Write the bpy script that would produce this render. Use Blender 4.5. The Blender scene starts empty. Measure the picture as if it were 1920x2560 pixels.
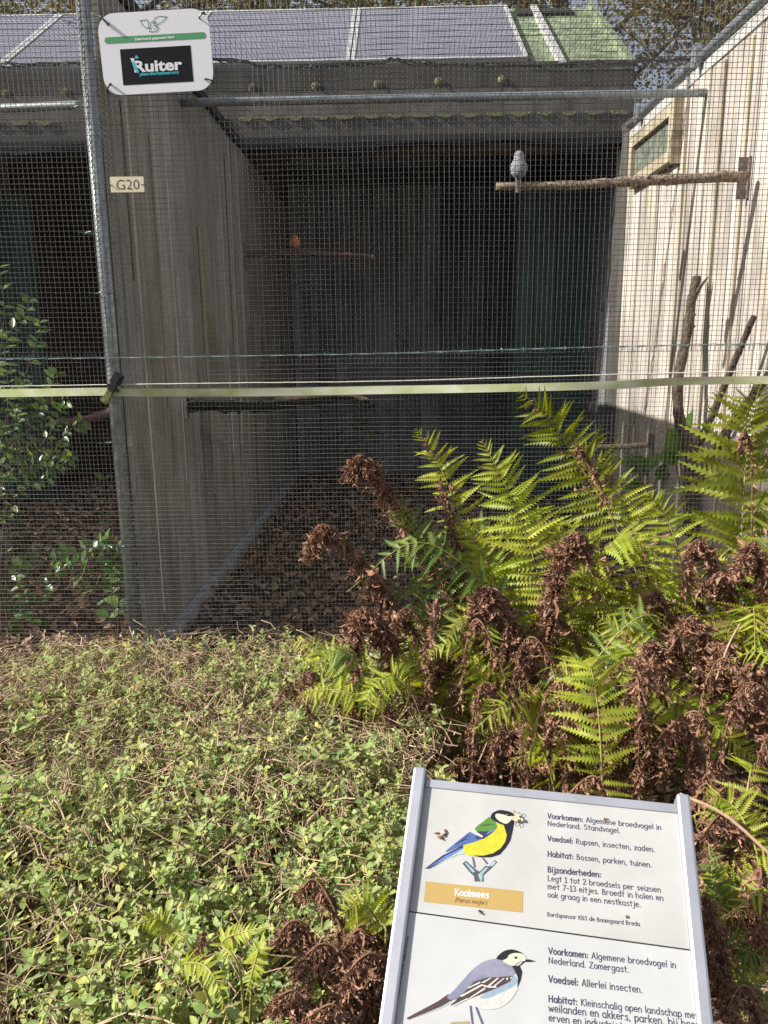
import bpy, math, random
import numpy as np
from mathutils import Vector, Matrix

rnd = random.Random(7)
nrg = np.random.default_rng(11)
sc = bpy.context.scene
col = sc.collection
R = math.radians

# ------------------------------------------------------------------ camera
CAM = Vector((0, 0, 1.39))
FPX = 1923.0                                   # focal length in pixels of a 1920 x 2560 frame
_Y = Vector((37, 419, 1923)).normalized()      # world Y seen from the camera (right, up, forward)
_Z = Vector((-100, 8820, -1923))
_Z = (_Z - _Y * _Z.dot(_Y)).normalized()
_X = _Y.cross(_Z)
_X = Vector((_X.x, _X.y, _X.z))
if _X.x < 0: _X = -_X
RIGHT = Vector((_X.x, _Y.x, _Z.x)); UP = Vector((_X.y, _Y.y, _Z.y)); FWD = Vector((_X.z, _Y.z, _Z.z))
cd = bpy.data.cameras.new('camera'); cam = bpy.data.objects.new('camera', cd); col.objects.link(cam)
cd.sensor_fit = 'VERTICAL'; cd.sensor_height = 36.0; cd.lens = 36.0 * FPX / 2560.0
cd.clip_start = 0.02; cd.clip_end = 400
m3 = Matrix((RIGHT, UP, -FWD)).transposed()
cam.matrix_world = Matrix.Translation(CAM) @ m3.to_4x4()
sc.camera = cam

# ------------------------------------------------------------------ sky, sun, exposure
SUN_FROM = Vector((-1.0, -0.16, 0.70)).normalized()
elev = math.asin(SUN_FROM.z); azim = math.atan2(SUN_FROM.x, SUN_FROM.y)
w = bpy.data.worlds.new('World'); sc.world = w; w.use_nodes = True
nt = w.node_tree; bg = nt.nodes['Background']
sky = nt.nodes.new('ShaderNodeTexSky'); sky.sky_type = 'NISHITA'; sky.sun_disc = False
sky.sun_elevation = elev; sky.sun_rotation = azim % (2 * math.pi)
sky.air_density = 1.0; sky.dust_density = 4.0; sky.ozone_density = 1.0
hz_ = nt.nodes.new('ShaderNodeMix'); hz_.data_type = 'RGBA'; hz_.inputs[0].default_value = 0.5      # thin white haze over the blue
hz_.inputs[7].default_value = (3.3, 3.35, 3.6, 1); nt.links.new(sky.outputs[0], hz_.inputs[6]); nt.links.new(hz_.outputs[2], bg.inputs[0]); bg.inputs[1].default_value = 0.10
sl = bpy.data.lights.new('sun', 'SUN'); sun = bpy.data.objects.new('sun', sl); col.objects.link(sun)
sl.energy = 5.0; sl.angle = R(0.5); sl.color = (1.0, 0.955, 0.89)
sun.rotation_euler = SUN_FROM.to_track_quat('Z', 'Y').to_euler(); sun.location = (-6, -3, 8)
sc.view_settings.view_transform = 'Standard'; sc.view_settings.look = 'None'
sc.view_settings.exposure = 0.82; sc.view_settings.gamma = 1.0; sc.view_settings.use_curve_mapping = False

# ------------------------------------------------------------------ helpers
def ray(px, py):
    return (RIGHT * ((px - 960) / FPX) + UP * ((1280 - py) / FPX) + FWD).normalized()
def PY(px, py, Y):
    d = ray(px, py); return CAM + d * ((Y - CAM.y) / d.y)
def PX(px, py, X):
    d = ray(px, py); return CAM + d * ((X - CAM.x) / d.x)
def PZ(px, py, Zv):
    d = ray(px, py); return CAM + d * ((Zv - CAM.z) / d.z)
K = 1920 / 1659.0
def D(dx, dy, Y): return PY(dx * K, dy * K, Y)

class G:
    """collects vertices and faces for one mesh"""
    def __init__(s): s.v = []; s.f = []
    def add(s, v, f):
        n = len(s.v); s.v.extend([tuple(p) for p in v]); s.f.extend([tuple(i + n for i in q) for q in f])
    def box(s, lo, hi, M=None):
        x0, y0, z0 = lo; x1, y1, z1 = hi
        v = [Vector(p) for p in ((x0,y0,z0),(x1,y0,z0),(x1,y1,z0),(x0,y1,z0),(x0,y0,z1),(x1,y0,z1),(x1,y1,z1),(x0,y1,z1))]
        if M is not None: v = [M @ p for p in v]
        s.add(v, [(0,3,2,1),(4,5,6,7),(0,1,5,4),(1,2,6,5),(2,3,7,6),(3,0,4,7)])
    def tube(s, pts, rad, n=6, cap=True):
        pts = [Vector(p) for p in pts]; k = len(pts)
        if not hasattr(rad, '__len__'): rad = [rad] * k
        t0 = (pts[1] - pts[0]).normalized()
        a = t0.orthogonal().normalized(); vs = []; fs = []
        for i in range(k):
            t = (pts[min(i + 1, k - 1)] - pts[max(i - 1, 0)])
            if t.length < 1e-9: t = t0
            t.normalize(); a = (a - t * a.dot(t))
            a = a.normalized() if a.length > 1e-6 else t.orthogonal().normalized()
            b = t.cross(a)
            for j in range(n):
                th = 2 * math.pi * j / n
                vs.append(pts[i] + (a * math.cos(th) + b * math.sin(th)) * rad[i])
        for i in range(k - 1):
            for j in range(n):
                j2 = (j + 1) % n
                fs.append((i*n+j, i*n+j2, (i+1)*n+j2, (i+1)*n+j))
        if cap:
            fs.append(tuple(range(n - 1, -1, -1))); fs.append(tuple((k-1)*n + j for j in range(n)))
        s.add(vs, fs)
    def poly(s, pts, thick_dir=None):
        n = len(pts)
        if thick_dir is None: s.add(pts, [tuple(range(n))]); return
        top = [Vector(p) for p in pts]; bot = [p - thick_dir for p in top]
        s.add(top + bot, [tuple(range(n)), tuple(range(2*n-1, n-1, -1))] + [(i, i+n, (i+1) % n + n, (i+1) % n) for i in range(n)])
    def ellipsoid(s, c, r, n=10, m=7, M=None):
        vs = []; fs = []
        for i in range(m + 1):
            ph = math.pi * i / m
            for j in range(n):
                th = 2 * math.pi * j / n
                p = Vector((r[0]*math.sin(ph)*math.cos(th), r[1]*math.sin(ph)*math.sin(th), r[2]*math.cos(ph)))
                if M is not None: p = M @ p
                vs.append(Vector(c) + p)
        for i in range(m):
            for j in range(n):
                fs.append((i*n+j, (i+1)*n+j, (i+1)*n+(j+1) % n, i*n+(j+1) % n))
        s.add(vs, fs)

def meshdata(name, v, f, smooth=False):
    me = bpy.data.meshes.new(name); me.from_pydata(v if isinstance(v, list) else [tuple(p) for p in v], [], f if isinstance(f, list) else f.tolist())
    if smooth: me.polygons.foreach_set('use_smooth', [True] * len(me.polygons))
    me.update(); return me
def link(o, parent=None):
    col.objects.link(o)
    if parent is not None:
        o.parent = parent
        # parts keep world coordinates: undo the thing's own placing (parts themselves sit at the origin)
        o.matrix_parent_inverse = Matrix.Translation(-parent.location) if parent.parent is None else Matrix.Identity(4)
    return o
def build(name, g, mat, parent=None, smooth=False, origin=None):
    v = g.v; 
    if parent is None:
        a = np.array(v); 
        if origin is None: origin = ((a[:,0].min()+a[:,0].max())/2, (a[:,1].min()+a[:,1].max())/2, a[:,2].min())
        v = [tuple(p) for p in (a - np.array(origin))]
    me = meshdata(name, [tuple(p) for p in v], g.f, smooth)
    if mat is not None:
        for m in (mat if isinstance(mat, (list, tuple)) else [mat]): me.materials.append(m)
    o = bpy.data.objects.new(name, me)
    if parent is None: o.location = origin
    return link(o, parent)
def tag(o, label=None, cat=None, group=None, kind=None):
    if label: o['label'] = label
    if cat: o['category'] = cat
    if group: o['group'] = group
    if kind: o['kind'] = kind
    return o
def thing(name, loc, label, cat, group=None):
    o = bpy.data.objects.new(name, None); o.location = loc; o.empty_display_size = 0.05
    col.objects.link(o); return tag(o, label, cat, group)
def rawmesh(name, V, F, mat, parent=None, smooth=False, origin=None):
    """fast path: numpy verts (n,3) and quads/tris array"""
    V = np.asarray(V, dtype=np.float32); F = np.asarray(F, dtype=np.int32)
    if parent is None:
        if origin is None: origin = ((V[:,0].min()+V[:,0].max())/2, (V[:,1].min()+V[:,1].max())/2, V[:,2].min())
        V = V - np.array(origin, dtype=np.float32)
    me = bpy.data.meshes.new(name); nf, k = F.shape
    me.vertices.add(len(V)); me.vertices.foreach_set('co', V.ravel())
    me.loops.add(nf * k); me.loops.foreach_set('vertex_index', F.ravel())
    me.polygons.add(nf); me.polygons.foreach_set('loop_start', np.arange(0, nf * k, k, dtype=np.int32))
    if smooth: me.polygons.foreach_set('use_smooth', np.ones(nf, dtype=bool))
    me.update(calc_edges=True); me.validate()
    for m in (mat if isinstance(mat, (list, tuple)) else [mat]): me.materials.append(m)
    o = bpy.data.objects.new(name, me)
    if parent is None: o.location = origin
    return link(o, parent)
class Cloud:
    """many transformed copies of small triangle templates joined in one mesh"""
    def __init__(s): s.V = []; s.F = []; s.n = 0
    def put(s, V, F, M):
        M = np.array(M); s.V.append(V @ M[:3,:3].T + M[:3,3]); s.F.append(F + s.n); s.n += len(V)
    def done(s, name, mat, parent=None, smooth=False):
        return rawmesh(name, np.concatenate(s.V), np.concatenate(s.F), mat, parent, smooth)
def frame(pos, xdir, zdir, scale=(1,1,1)):
    x = Vector(xdir).normalized(); z = Vector(zdir); z = z - x * z.dot(x)
    z = z.normalized() if z.length > 1e-6 else x.orthogonal().normalized()
    y = z.cross(x)
    M = Matrix(((x.x*scale[0], y.x*scale[1], z.x*scale[2], pos[0]), (x.y*scale[0], y.y*scale[1], z.y*scale[2], pos[1]),
                (x.z*scale[0], y.z*scale[1], z.z*scale[2], pos[2]), (0,0,0,1)))
    return M
def spline(pts, n):
    P = [Vector(p) for p in pts]; P = [P[0]*2 - P[1]] + P + [P[-1]*2 - P[-2]]
    out = []; segs = len(P) - 3
    for i in range(n):
        u = i / (n - 1) * segs; k = min(int(u), segs - 1); t = u - k
        a, b, c, d = P[k:k+4]
        out.append(0.5 * ((2*b) + (c - a)*t + (2*a - 5*b + 4*c - d)*t*t + (3*b - a - 3*c + d)*t**3))
    return out

# ------------------------------------------------------------------ materials
def newmat(name):
    m = bpy.data.materials.new(name); m.use_nodes = True; n = m.node_tree
    return m, n, n.nodes['Principled BSDF'], n.nodes.new, n.links.new
def flat(name, c, rough=0.6, metal=0.0, spec=0.5, noise=0.0, nscale=30.0, bump=0.0):
    m, n, b, N, L = newmat(name)
    b.inputs['Roughness'].default_value = rough; b.inputs['Metallic'].default_value = metal
    b.inputs['Specular IOR Level'].default_value = spec
    b.inputs['Base Color'].default_value = (*c, 1)
    if noise or bump:
        tc = N('ShaderNodeNewGeometry'); nz = N('ShaderNodeTexNoise'); nz.inputs['Scale'].default_value = nscale; nz.inputs['Detail'].default_value = 6
        L(tc.outputs['Position'], nz.inputs['Vector'])
        if noise:
            r = N('ShaderNodeValToRGB'); r.color_ramp.elements[0].position = 0.3; r.color_ramp.elements[1].position = 0.7
            r.color_ramp.elements[0].color = (*[x*(1-noise) for x in c], 1); r.color_ramp.elements[1].color = (*[min(1, x*(1+noise)) for x in c], 1)
            L(nz.outputs['Fac'], r.inputs[0]); L(r.outputs[0], b.inputs['Base Color'])
        if bump:
            bp = N('ShaderNodeBump'); bp.inputs['Strength'].default_value = bump; bp.inputs['Distance'].default_value = 0.01
            L(nz.outputs['Fac'], bp.inputs['Height']); L(bp.outputs[0], b.inputs['Normal'])
    return m
def wood(name, pale, dark, algae=0.0, algae_c=(0.16,0.19,0.05), grain=1.0, rough=0.85, tone=0.25):
    """weathered boards, grain along Z; every board gets its own tone and grain offset"""
    m, n, b, N, L = newmat(name)
    geo = N('ShaderNodeNewGeometry'); oi = N('ShaderNodeObjectInfo')
    off = N('ShaderNodeVectorMath'); off.operation = 'MULTIPLY_ADD'
    comb = N('ShaderNodeCombineXYZ')
    for i in range(3): L(oi.outputs['Random'], comb.inputs[i])
    off.inputs[1].default_value = (9, 9, 9)
    L(comb.outputs[0], off.inputs[0]); L(geo.outputs['Position'], off.inputs[2])
    def nz(scale, vs, det=6, rg=0.6, dist=0.0):
        mp = N('ShaderNodeMapping'); mp.inputs['Scale'].default_value = vs; L(off.outputs[0], mp.inputs['Vector'])
        t = N('ShaderNodeTexNoise'); t.inputs['Scale'].default_value = scale; t.inputs['Detail'].default_value = det
        t.inputs['Roughness'].default_value = rg; t.inputs['Distortion'].default_value = dist
        L(mp.outputs[0], t.inputs['Vector']); return t
    fine = nz(38 * grain, (1, 1, 0.035), 8, 0.65, 0.4); broad = nz(9, (1, 1, 0.06), 5, 0.55, 0.6); blot = nz(3.0, (1, 1, 0.5), 6, 0.6)
    r = N('ShaderNodeValToRGB'); e = r.color_ramp.elements
    e[0].position = 0.34; e[0].color = (*dark, 1); e[1].position = 0.60; e[1].color = (*pale, 1)
    mid = e.new(0.46); mid.color = (*[0.45*d + 0.55*p for d, p in zip(dark, pale)], 1)
    mx = N('ShaderNodeMix'); mx.data_type = 'FLOAT'; mx.inputs[0].default_value = 0.5
    L(fine.outputs['Fac'], mx.inputs[2]); L(broad.outputs['Fac'], mx.inputs[3]); L(mx.outputs[0], r.inputs[0])
    hs = N('ShaderNodeHueSaturation'); mr = N('ShaderNodeMapRange')
    mr.inputs[3].default_value = 1 - tone; mr.inputs[4].default_value = 1 + tone
    L(oi.outputs['Random'], mr.inputs[0]); L(mr.outputs[0], hs.inputs['Value']); L(r.outputs[0], hs.inputs['Color'])
    outc = hs.outputs[0]
    # dark blotches
    br = N('ShaderNodeValToRGB'); br.color_ramp.elements[0].position = 0.35; br.color_ramp.elements[0].color = (0.62,0.6,0.58,1); br.color_ramp.elements[1].position = 0.55; br.color_ramp.elements[1].color = (1,1,1,1)
    L(blot.outputs['Fac'], br.inputs[0])
    mm = N('ShaderNodeMix'); mm.data_type = 'RGBA'; mm.blend_type = 'MULTIPLY'; mm.inputs[0].default_value = 1
    L(outc, mm.inputs[6]); L(br.outputs[0], mm.inputs[7]); outc = mm.outputs[2]
    if algae:
        an = nz(2.2, (1, 1, 0.28), 6, 0.65)
        ar = N('ShaderNodeValToRGB'); ar.color_ramp.elements[0].position = 0.62 - 0.2*algae; ar.color_ramp.elements[0].color = (0,0,0,1)
        ar.color_ramp.elements[1].position = 0.80 - 0.15*algae; ar.color_ramp.elements[1].color = (0.75,0.75,0.75,1)
        L(an.outputs['Fac'], ar.inputs[0])
        am = N('ShaderNodeMix'); am.data_type = 'RGBA'; am.inputs[7].default_value = (*algae_c, 1)
        L(ar.outputs[0], am.inputs[0]); L(outc, am.inputs[6]); outc = am.outputs[2]
    L(outc, b.inputs['Base Color']); b.inputs['Roughness'].default_value = rough; b.inputs['Specular IOR Level'].default_value = 0.25
    bp = N('ShaderNodeBump'); bp.inputs['Strength'].default_value = 0.5; bp.inputs['Distance'].default_value = 0.006
    L(mx.outputs[0], bp.inputs['Height']); L(bp.outputs[0], b.inputs['Normal'])
    return m
def leafmat(name, cols, trans=0.35, rough=0.5, tcol=1.5, spec=0.4, vein=0.0):
    """leaf colours picked per leaf (island or object), part of the light passes through"""
    m, n, b, N, L = newmat(name)
    geo = N('ShaderNodeNewGeometry'); oi = N('ShaderNodeObjectInfo')
    ad = N('ShaderNodeMath'); ad.operation = 'ADD'; L(geo.outputs['Random Per Island'], ad.inputs[0]); L(oi.outputs['Random'], ad.inputs[1])
    fr = N('ShaderNodeMath'); fr.operation = 'FRACT'; L(ad.outputs[0], fr.inputs[0])
    r = N('ShaderNodeValToRGB'); e = r.color_ramp.elements
    while len(e) < len(cols): e.new(0.5)
    for i, c in enumerate(cols): e[i].position = i / max(1, len(cols) - 1); e[i].color = (*c, 1)
    L(fr.outputs[0], r.inputs[0])
    nz = N('ShaderNodeTexNoise'); nz.inputs['Scale'].default_value = 45; nz.inputs['Detail'].default_value = 4; L(geo.outputs['Position'], nz.inputs['Vector'])
    mr = N('ShaderNodeMapRange'); mr.inputs[1].default_value = 0.3; mr.inputs[2].default_value = 0.7; mr.inputs[3].default_value = 0.72; mr.inputs[4].default_value = 1.25
    L(nz.outputs['Fac'], mr.inputs[0])
    hs = N('ShaderNodeHueSaturation'); L(r.outputs[0], hs.inputs['Color']); L(mr.outputs[0], hs.inputs['Value'])
    L(hs.outputs[0], b.inputs['Base Color']); b.inputs['Roughness'].default_value = rough; b.inputs['Specular IOR Level'].default_value = spec
    if trans > 0:
        tr = N('ShaderNodeBsdfTranslucent'); hv = N('ShaderNodeHueSaturation'); hv.inputs['Value'].default_value = tcol; hv.inputs['Hue'].default_value = 0.487
        hv.inputs['Saturation'].default_value = 1.1
        L(hs.outputs[0], hv.inputs['Color']); L(hv.outputs[0], tr.inputs['Color'])
        ms = N('ShaderNodeMixShader'); ms.inputs[0].default_value = trans
        L(b.outputs[0], ms.inputs[1]); L(tr.outputs[0], ms.inputs[2]); L(ms.outputs[0], n.nodes['Material Output'].inputs['Surface'])
    return m

M = {}
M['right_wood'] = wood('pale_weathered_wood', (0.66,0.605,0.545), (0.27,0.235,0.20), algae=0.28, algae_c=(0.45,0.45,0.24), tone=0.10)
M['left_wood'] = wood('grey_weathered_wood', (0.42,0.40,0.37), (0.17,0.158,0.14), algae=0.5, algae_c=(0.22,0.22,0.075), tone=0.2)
M['joint_strip'] = wood('straw_coloured_wood', (0.48,0.42,0.31), (0.33,0.28,0.20), tone=0.1)
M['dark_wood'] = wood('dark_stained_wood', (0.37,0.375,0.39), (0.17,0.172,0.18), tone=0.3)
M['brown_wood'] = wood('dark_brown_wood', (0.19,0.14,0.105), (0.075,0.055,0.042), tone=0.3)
M['green_wood'] = wood('dark_green_paint_wood', (0.075,0.14,0.11), (0.04,0.08,0.065), tone=0.2, rough=0.6)
M['eave_wood'] = wood('black_brown_eave_wood', (0.11,0.10,0.09), (0.045,0.042,0.04), algae=0.2, tone=0.2)
M['perch_bark'] = flat('flaking_perch_bark', (0.26,0.20,0.145), 0.9, 0, 0.2, 0.75, 75, 1.0)
M['post_zinc'] = flat('post_zinc', (0.33,0.36,0.36), 0.4, 0.4, 0.5, 0.3, 40)
M['fascia_wood'] = wood('grey_brown_fascia_wood', (0.16,0.15,0.135), (0.065,0.06,0.056), algae=0.3, algae_c=(0.15,0.15,0.06), tone=0.2)
M['frame_wood'] = wood('window_frame_wood', (0.50,0.44,0.32), (0.26,0.21,0.14), algae=0.5, algae_c=(0.33,0.33,0.13), tone=0.1)
M['wire'] = flat('lit_galvanised_wire', (0.17,0.175,0.175), 0.42, 0.3, 0.5, 0.35, 60)  # lower level wires: their sunlit look is put into this paler colour
M['wire_shaded'] = flat('shade_toned_wire', (0.085,0.082,0.08), 0.5, 0.2, 0.5, 0.35, 60)  # lower uprights: same wire, darker colour painted in as shade
M['wire_mid'] = flat('grey_wire', (0.082,0.082,0.08), 0.4, 0.3, 0.5, 0.35, 60)
M['wire_dark'] = flat('dull_net_wire', (0.06,0.06,0.06), 0.6, 0.2, 0.4)
M['pipe'] = flat('galvanised_pipe', (0.30,0.34,0.35), 0.36, 0.5, 0.5, 0.3, 25)
M['lace'] = flat('green_tinned_wire', (0.20,0.29,0.29), 0.4, 0.4, 0.5, 0.3, 80)
M['black'] = flat('black_plastic', (0.018,0.018,0.02), 0.4, 0, 0.5, 0.3, 60)
M['mossy_plastic'] = flat('algae_covered_plastic', (0.17,0.20,0.06), 0.7, 0, 0.3, 0.5, 90)
M['cloth'] = flat('black_netting', (0.012,0.012,0.014), 0.9, 0, 0.2)
M['cord'] = flat('white_cord', (0.62,0.60,0.52), 0.8, 0, 0.2, 0.25, 120)
M['concrete'] = flat('pale_concrete', (0.34,0.36,0.38), 0.85, 0, 0.3, 0.35, 14, 0.3)
M['alu'] = flat('brushed_aluminium', (0.37,0.38,0.42), 0.42, 0.5, 0.5, 0.08, 18)
M['white'] = flat('white_panel', (0.385,0.39,0.39), 0.33, 0, 0.45, 0.05, 16)
M['panel_dust'] = flat('white_panel_dirty', (0.365,0.365,0.355), 0.4, 0, 0.4, 0.08, 13)
M['sign_white'] = flat('white_sign_plastic', (0.80,0.80,0.83), 0.35, 0, 0.5)
M['ink'] = flat('dark_ink', (0.055,0.052,0.085), 0.5, 0, 0.3)
M['sign_black'] = flat('sign_black', (0.007,0.007,0.011), 0.65, 0, 0.15)
M['sign_green'] = flat('sign_green', (0.075,0.32,0.13), 0.45)
M['sign_cyan'] = flat('sign_cyan', (0.06,0.52,0.62), 0.45)
M['logo_green'] = flat('logo_green', (0.06,0.22,0.16), 0.5)
M['plate'] = flat('cream_plate', (0.78,0.70,0.48), 0.5, 0, 0.4, 0.06, 30)
M['gold'] = flat('yellow_label', (0.34,0.235,0.075), 0.4)
M['bark'] = flat('branch_bark', (0.105,0.078,0.058), 0.9, 0, 0.2, 0.6, 55, 1.0)
M['bark_pale'] = flat('stripped_branch_wood', (0.46,0.36,0.25), 0.85, 0, 0.2, 0.5, 40, 0.8)
M['bark_dark'] = flat('wet_black_wood', (0.035,0.030,0.026), 0.8, 0, 0.3, 0.6, 45, 1.0)
M['bark_red'] = flat('reddish_stick', (0.14,0.085,0.075), 0.75, 0, 0.3, 0.3, 45, 0.5)
M['trunk'] = flat('tree_bark', (0.10,0.085,0.065), 0.95, 0, 0.1, 0.5, 14, 1.0)
M['lichen'] = flat('yellow_lichen', (0.22,0.21,0.12), 0.95, 0, 0.1, 0.5, 70, 0.6)
M['moss_roof'] = flat('mossy_green_roof', (0.22,0.27,0.17), 0.95, 0, 0.1, 0.5, 12, 0.6)
M['roof'] = flat('dark_roof_sheet', (0.06,0.06,0.06), 0.9, 0, 0.2, 0.3, 12)
M['solar'] = flat('solar_glass', (0.21,0.21,0.255), 0.35, 0.0, 0.9, 0.12, 5)
M['solar_frame'] = flat('panel_frame', (0.60,0.60,0.58), 0.5, 0.3, 0.5, 0.2, 20)
M['steel'] = flat('rusty_steel', (0.20,0.16,0.14), 0.7, 0.3, 0.4, 0.5, 60)
M['steel_grey'] = flat('grey_steel', (0.30,0.32,0.34), 0.5, 0.5, 0.5, 0.3, 60)
M['hedge_leaf'] = leafmat('hedge_leaf', [(0.186,0.281,0.078),(0.260,0.350,0.110),(0.336,0.395,0.130),(0.223,0.334,0.120),(0.371,0.395,0.110),(0.279,0.361,0.180),(0.464,0.439,0.120)], 0.34, 0.6, 1.5, 0.25)
M['twig'] = leafmat('hedge_twig', [(0.276,0.196,0.122),(0.394,0.287,0.181),(0.181,0.122,0.075),(0.478,0.361,0.234),(0.319,0.207,0.128)], 0.0, 0.8)
M['fern_green'] = leafmat('fern_green', [(0.278,0.337,0.033),(0.361,0.410,0.043),(0.246,0.328,0.039),(0.426,0.443,0.056),(0.311,0.368,0.046)], 0.45, 0.5, 1.6, 0.35)
M['fern_olive'] = leafmat('fern_olive', [(0.159,0.192,0.021),(0.198,0.231,0.024),(0.238,0.258,0.029)], 0.45, 0.5, 1.5, 0.35)
M['fern_deep'] = leafmat('fern_deep_green', [(0.115,0.190,0.040),(0.138,0.213,0.046),(0.172,0.236,0.040)], 0.4, 0.45, 1.5, 0.4)
M['rachis'] = flat('fern_stalk', (0.26,0.24,0.07), 0.6, 0, 0.3, 0.3, 40)
M['fern_brown'] = leafmat('withered_fern', [(0.20,0.100,0.060),(0.28,0.150,0.092),(0.125,0.062,0.042),(0.38,0.225,0.145),(0.22,0.115,0.075),(0.33,0.185,0.12),(0.26,0.165,0.125)], 0.12, 0.75, 1.3, 0.2)
M['rachis_brown'] = flat('withered_stalk', (0.19,0.11,0.06), 0.8, 0, 0.2, 0.4, 40)
M['litter'] = leafmat('leaf_litter', [(0.275,0.186,0.130),(0.405,0.275,0.186),(0.178,0.121,0.089),(0.502,0.356,0.243),(0.324,0.235,0.178)], 0.1, 0.85, 1.2, 0.2)
M['bush_leaf'] = leafmat('bush_leaf', [(0.061,0.133,0.031),(0.082,0.153,0.041),(0.102,0.173,0.041),(0.143,0.204,0.041)], 0.4, 0.35, 1.6, 0.6)
M['broad_leaf'] = leafmat('broad_leaf', [(0.10,0.22,0.03),(0.12,0.24,0.035)], 0.5, 0.45, 1.7, 0.4)
M['tree_leaf'] = leafmat('tree_leaf', [(0.132,0.138,0.050),(0.176,0.160,0.061),(0.231,0.171,0.066),(0.110,0.121,0.050),(0.198,0.171,0.061),(0.286,0.176,0.066)], 0.35, 0.6, 1.5, 0.3)
M['soil'] = flat('soil', (0.075,0.052,0.036), 0.95, 0, 0.1, 0.5, 25, 1.0)
M['glass'] = flat('window_glass', (0.20,0.225,0.18), 0.08, 0, 0.8, 0.4, 20)  # grey-green reflection painted into the base colour of the pane

# tape: woven, yellowed
m, n, b, N, L = newmat('woven_tape'); M['tape'] = m
geo = N('ShaderNodeNewGeometry'); wv = N('ShaderNodeTexChecker'); wv.inputs['Scale'].default_value = 330
wv.inputs[1].default_value = (0.66,0.67,0.53,1); wv.inputs[2].default_value = (0.46,0.48,0.32,1); L(geo.outputs['Position'], wv.inputs['Vector'])
nz = N('ShaderNodeTexNoise'); nz.inputs['Scale'].default_value = 11; nz.inputs['Detail'].default_value = 5; L(geo.outputs['Position'], nz.inputs['Vector'])
rp = N('ShaderNodeValToRGB'); rp.color_ramp.elements[0].position = 0.35; rp.color_ramp.elements[0].color = (0.72,0.78,0.46,1); rp.color_ramp.elements[1].position = 0.6; rp.color_ramp.elements[1].color = (1,1,1,1)
L(nz.outputs['Fac'], rp.inputs[0]); mx = N('ShaderNodeMix'); mx.data_type = 'RGBA'; mx.blend_type = 'MULTIPLY'; mx.inputs[0].default_value = 1
L(wv.outputs[0], mx.inputs[6]); L(rp.outputs[0], mx.inputs[7]); L(mx.outputs[2], b.inputs['Base Color']); b.inputs['Roughness'].default_value = 0.85

# ------------------------------------------------------------------ ground
YM = 3.10                    # plane of the mesh front
XL, XR = -1.11, 1.60         # partition faces of the middle bay
ZT = 2.75                    # top of the partitions
YB = 8.4                     # back wall
g = G()
nx, ny = 60, 60
xs = np.linspace(-60, 60, nx); ys = np.linspace(-20, 120, ny)
vs = [(x, y, 0) for y in ys for x in xs]
g.add(vs, [(j*nx+i, j*nx+i+1, (j+1)*nx+i+1, (j+1)*nx+i) for j in range(ny-1) for i in range(nx-1)])
tag(build('ground', g, M['soil']), kind='structure')

def leaf_template(n=5, wd=0.5, fold=0.12, curl=0.15, tipw=0.0):
    """leaf along +X, length 1"""
    V = []; F = []
    for i in range(n + 1):
        t = i / n; h = wd * 0.5 * math.sin(math.pi * (t ** 0.8)) * (1 - 0.1*t)
        z = -curl * t * t
        V += [(t, 0, z), (t, h, z + fold * h / max(wd, .01)), (t, -h, z + fold * h / max(wd, .01))]
    for i in range(n):
        a = 3*i; c = a + 3
        for s in (1, 2):
            if i > 0: F.append((a, c, a + s) if s == 2 else (a, a + s, c))
            if i < n - 1 or True: F.append((c, c + s, a + s) if s == 2 else (c, a + s, c + s))
    V = np.array(V); F = np.array(F)
    # drop degenerate triangles
    keep = [k for k in range(len(F)) if np.linalg.norm(np.cross(V[F[k][1]]-V[F[k][0]], V[F[k][2]]-V[F[k][0]])) > 1e-7]
    return V, F[keep]
LEAF = [leaf_template(4, wd, fo, cu) for wd, fo, cu in ((0.55,0.15,0.12),(0.62,0.2,0.2),(0.5,0.1,0.05),(0.58,0.25,-0.08))]
DEAD = [leaf_template(4, wd, fo, cu) for wd, fo, cu in ((0.6,0.5,0.4),(0.5,0.6,-0.5),(0.7,-0.4,0.5),(0.55,0.3,0.2))]

# leaf litter on the aviary floor
cl = Cloud()
for i in range(15000):
    x = rnd.uniform(-3.4, 1.55); y = 3.15 + (8.2 - 3.15) * rnd.random() ** 1.25
    s = rnd.uniform(0.025, 0.075); V, F = rnd.choice(DEAD)
    zd = Vector((rnd.gauss(0, .5), rnd.gauss(0, .5), 1)); a = rnd.uniform(0, 6.28)
    cl.put(V, F, frame((x, y, rnd.uniform(0.006, 0.05)), (math.cos(a), math.sin(a), rnd.gauss(0, .25)), zd, (s, s, s)))
o = cl.done('leaf_litter', M['litter']); tag(o, kind='stuff')

# ------------------------------------------------------------------ partitions of planks
def plank_wall(name, x, y0, y1, zt, mat, wmean, label, thick=0.022, side=1, z0=0.0, joint_strips=(), cap=True, seed=1):
    """boards stand upright in the plane x; side = direction of thickness"""
    rr = random.Random(seed)
    root = thing(name, (x, (y0 + y1) / 2, 0), label, 'partition')
    y = y0; k = 0
    while y < y1 - 0.02:
        wd = min(wmean * rr.uniform(0.8, 1.25), y1 - y)
        g = G(); t = thick * rr.uniform(0.85, 1.15); inset = rr.uniform(0, 0.006) * side
        xa, xb = sorted((x + inset, x + inset + side * t))
        g.box((xa, y + 0.006, z0), (xb, y + wd - 0.005, zt - rr.uniform(0, 0.008)))
        build('plank', g, mat, root)
        y += wd; k += 1
    for (yb, za, zb, wb) in joint_strips:
        g = G(); xa, xb = sorted((x - side * 0.009, x - side * 0.0005)); g.box((xa, yb, za), (xb, yb + wb, zb)); build('joint_strip', g, M['joint_strip'], root)
    return root

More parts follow.
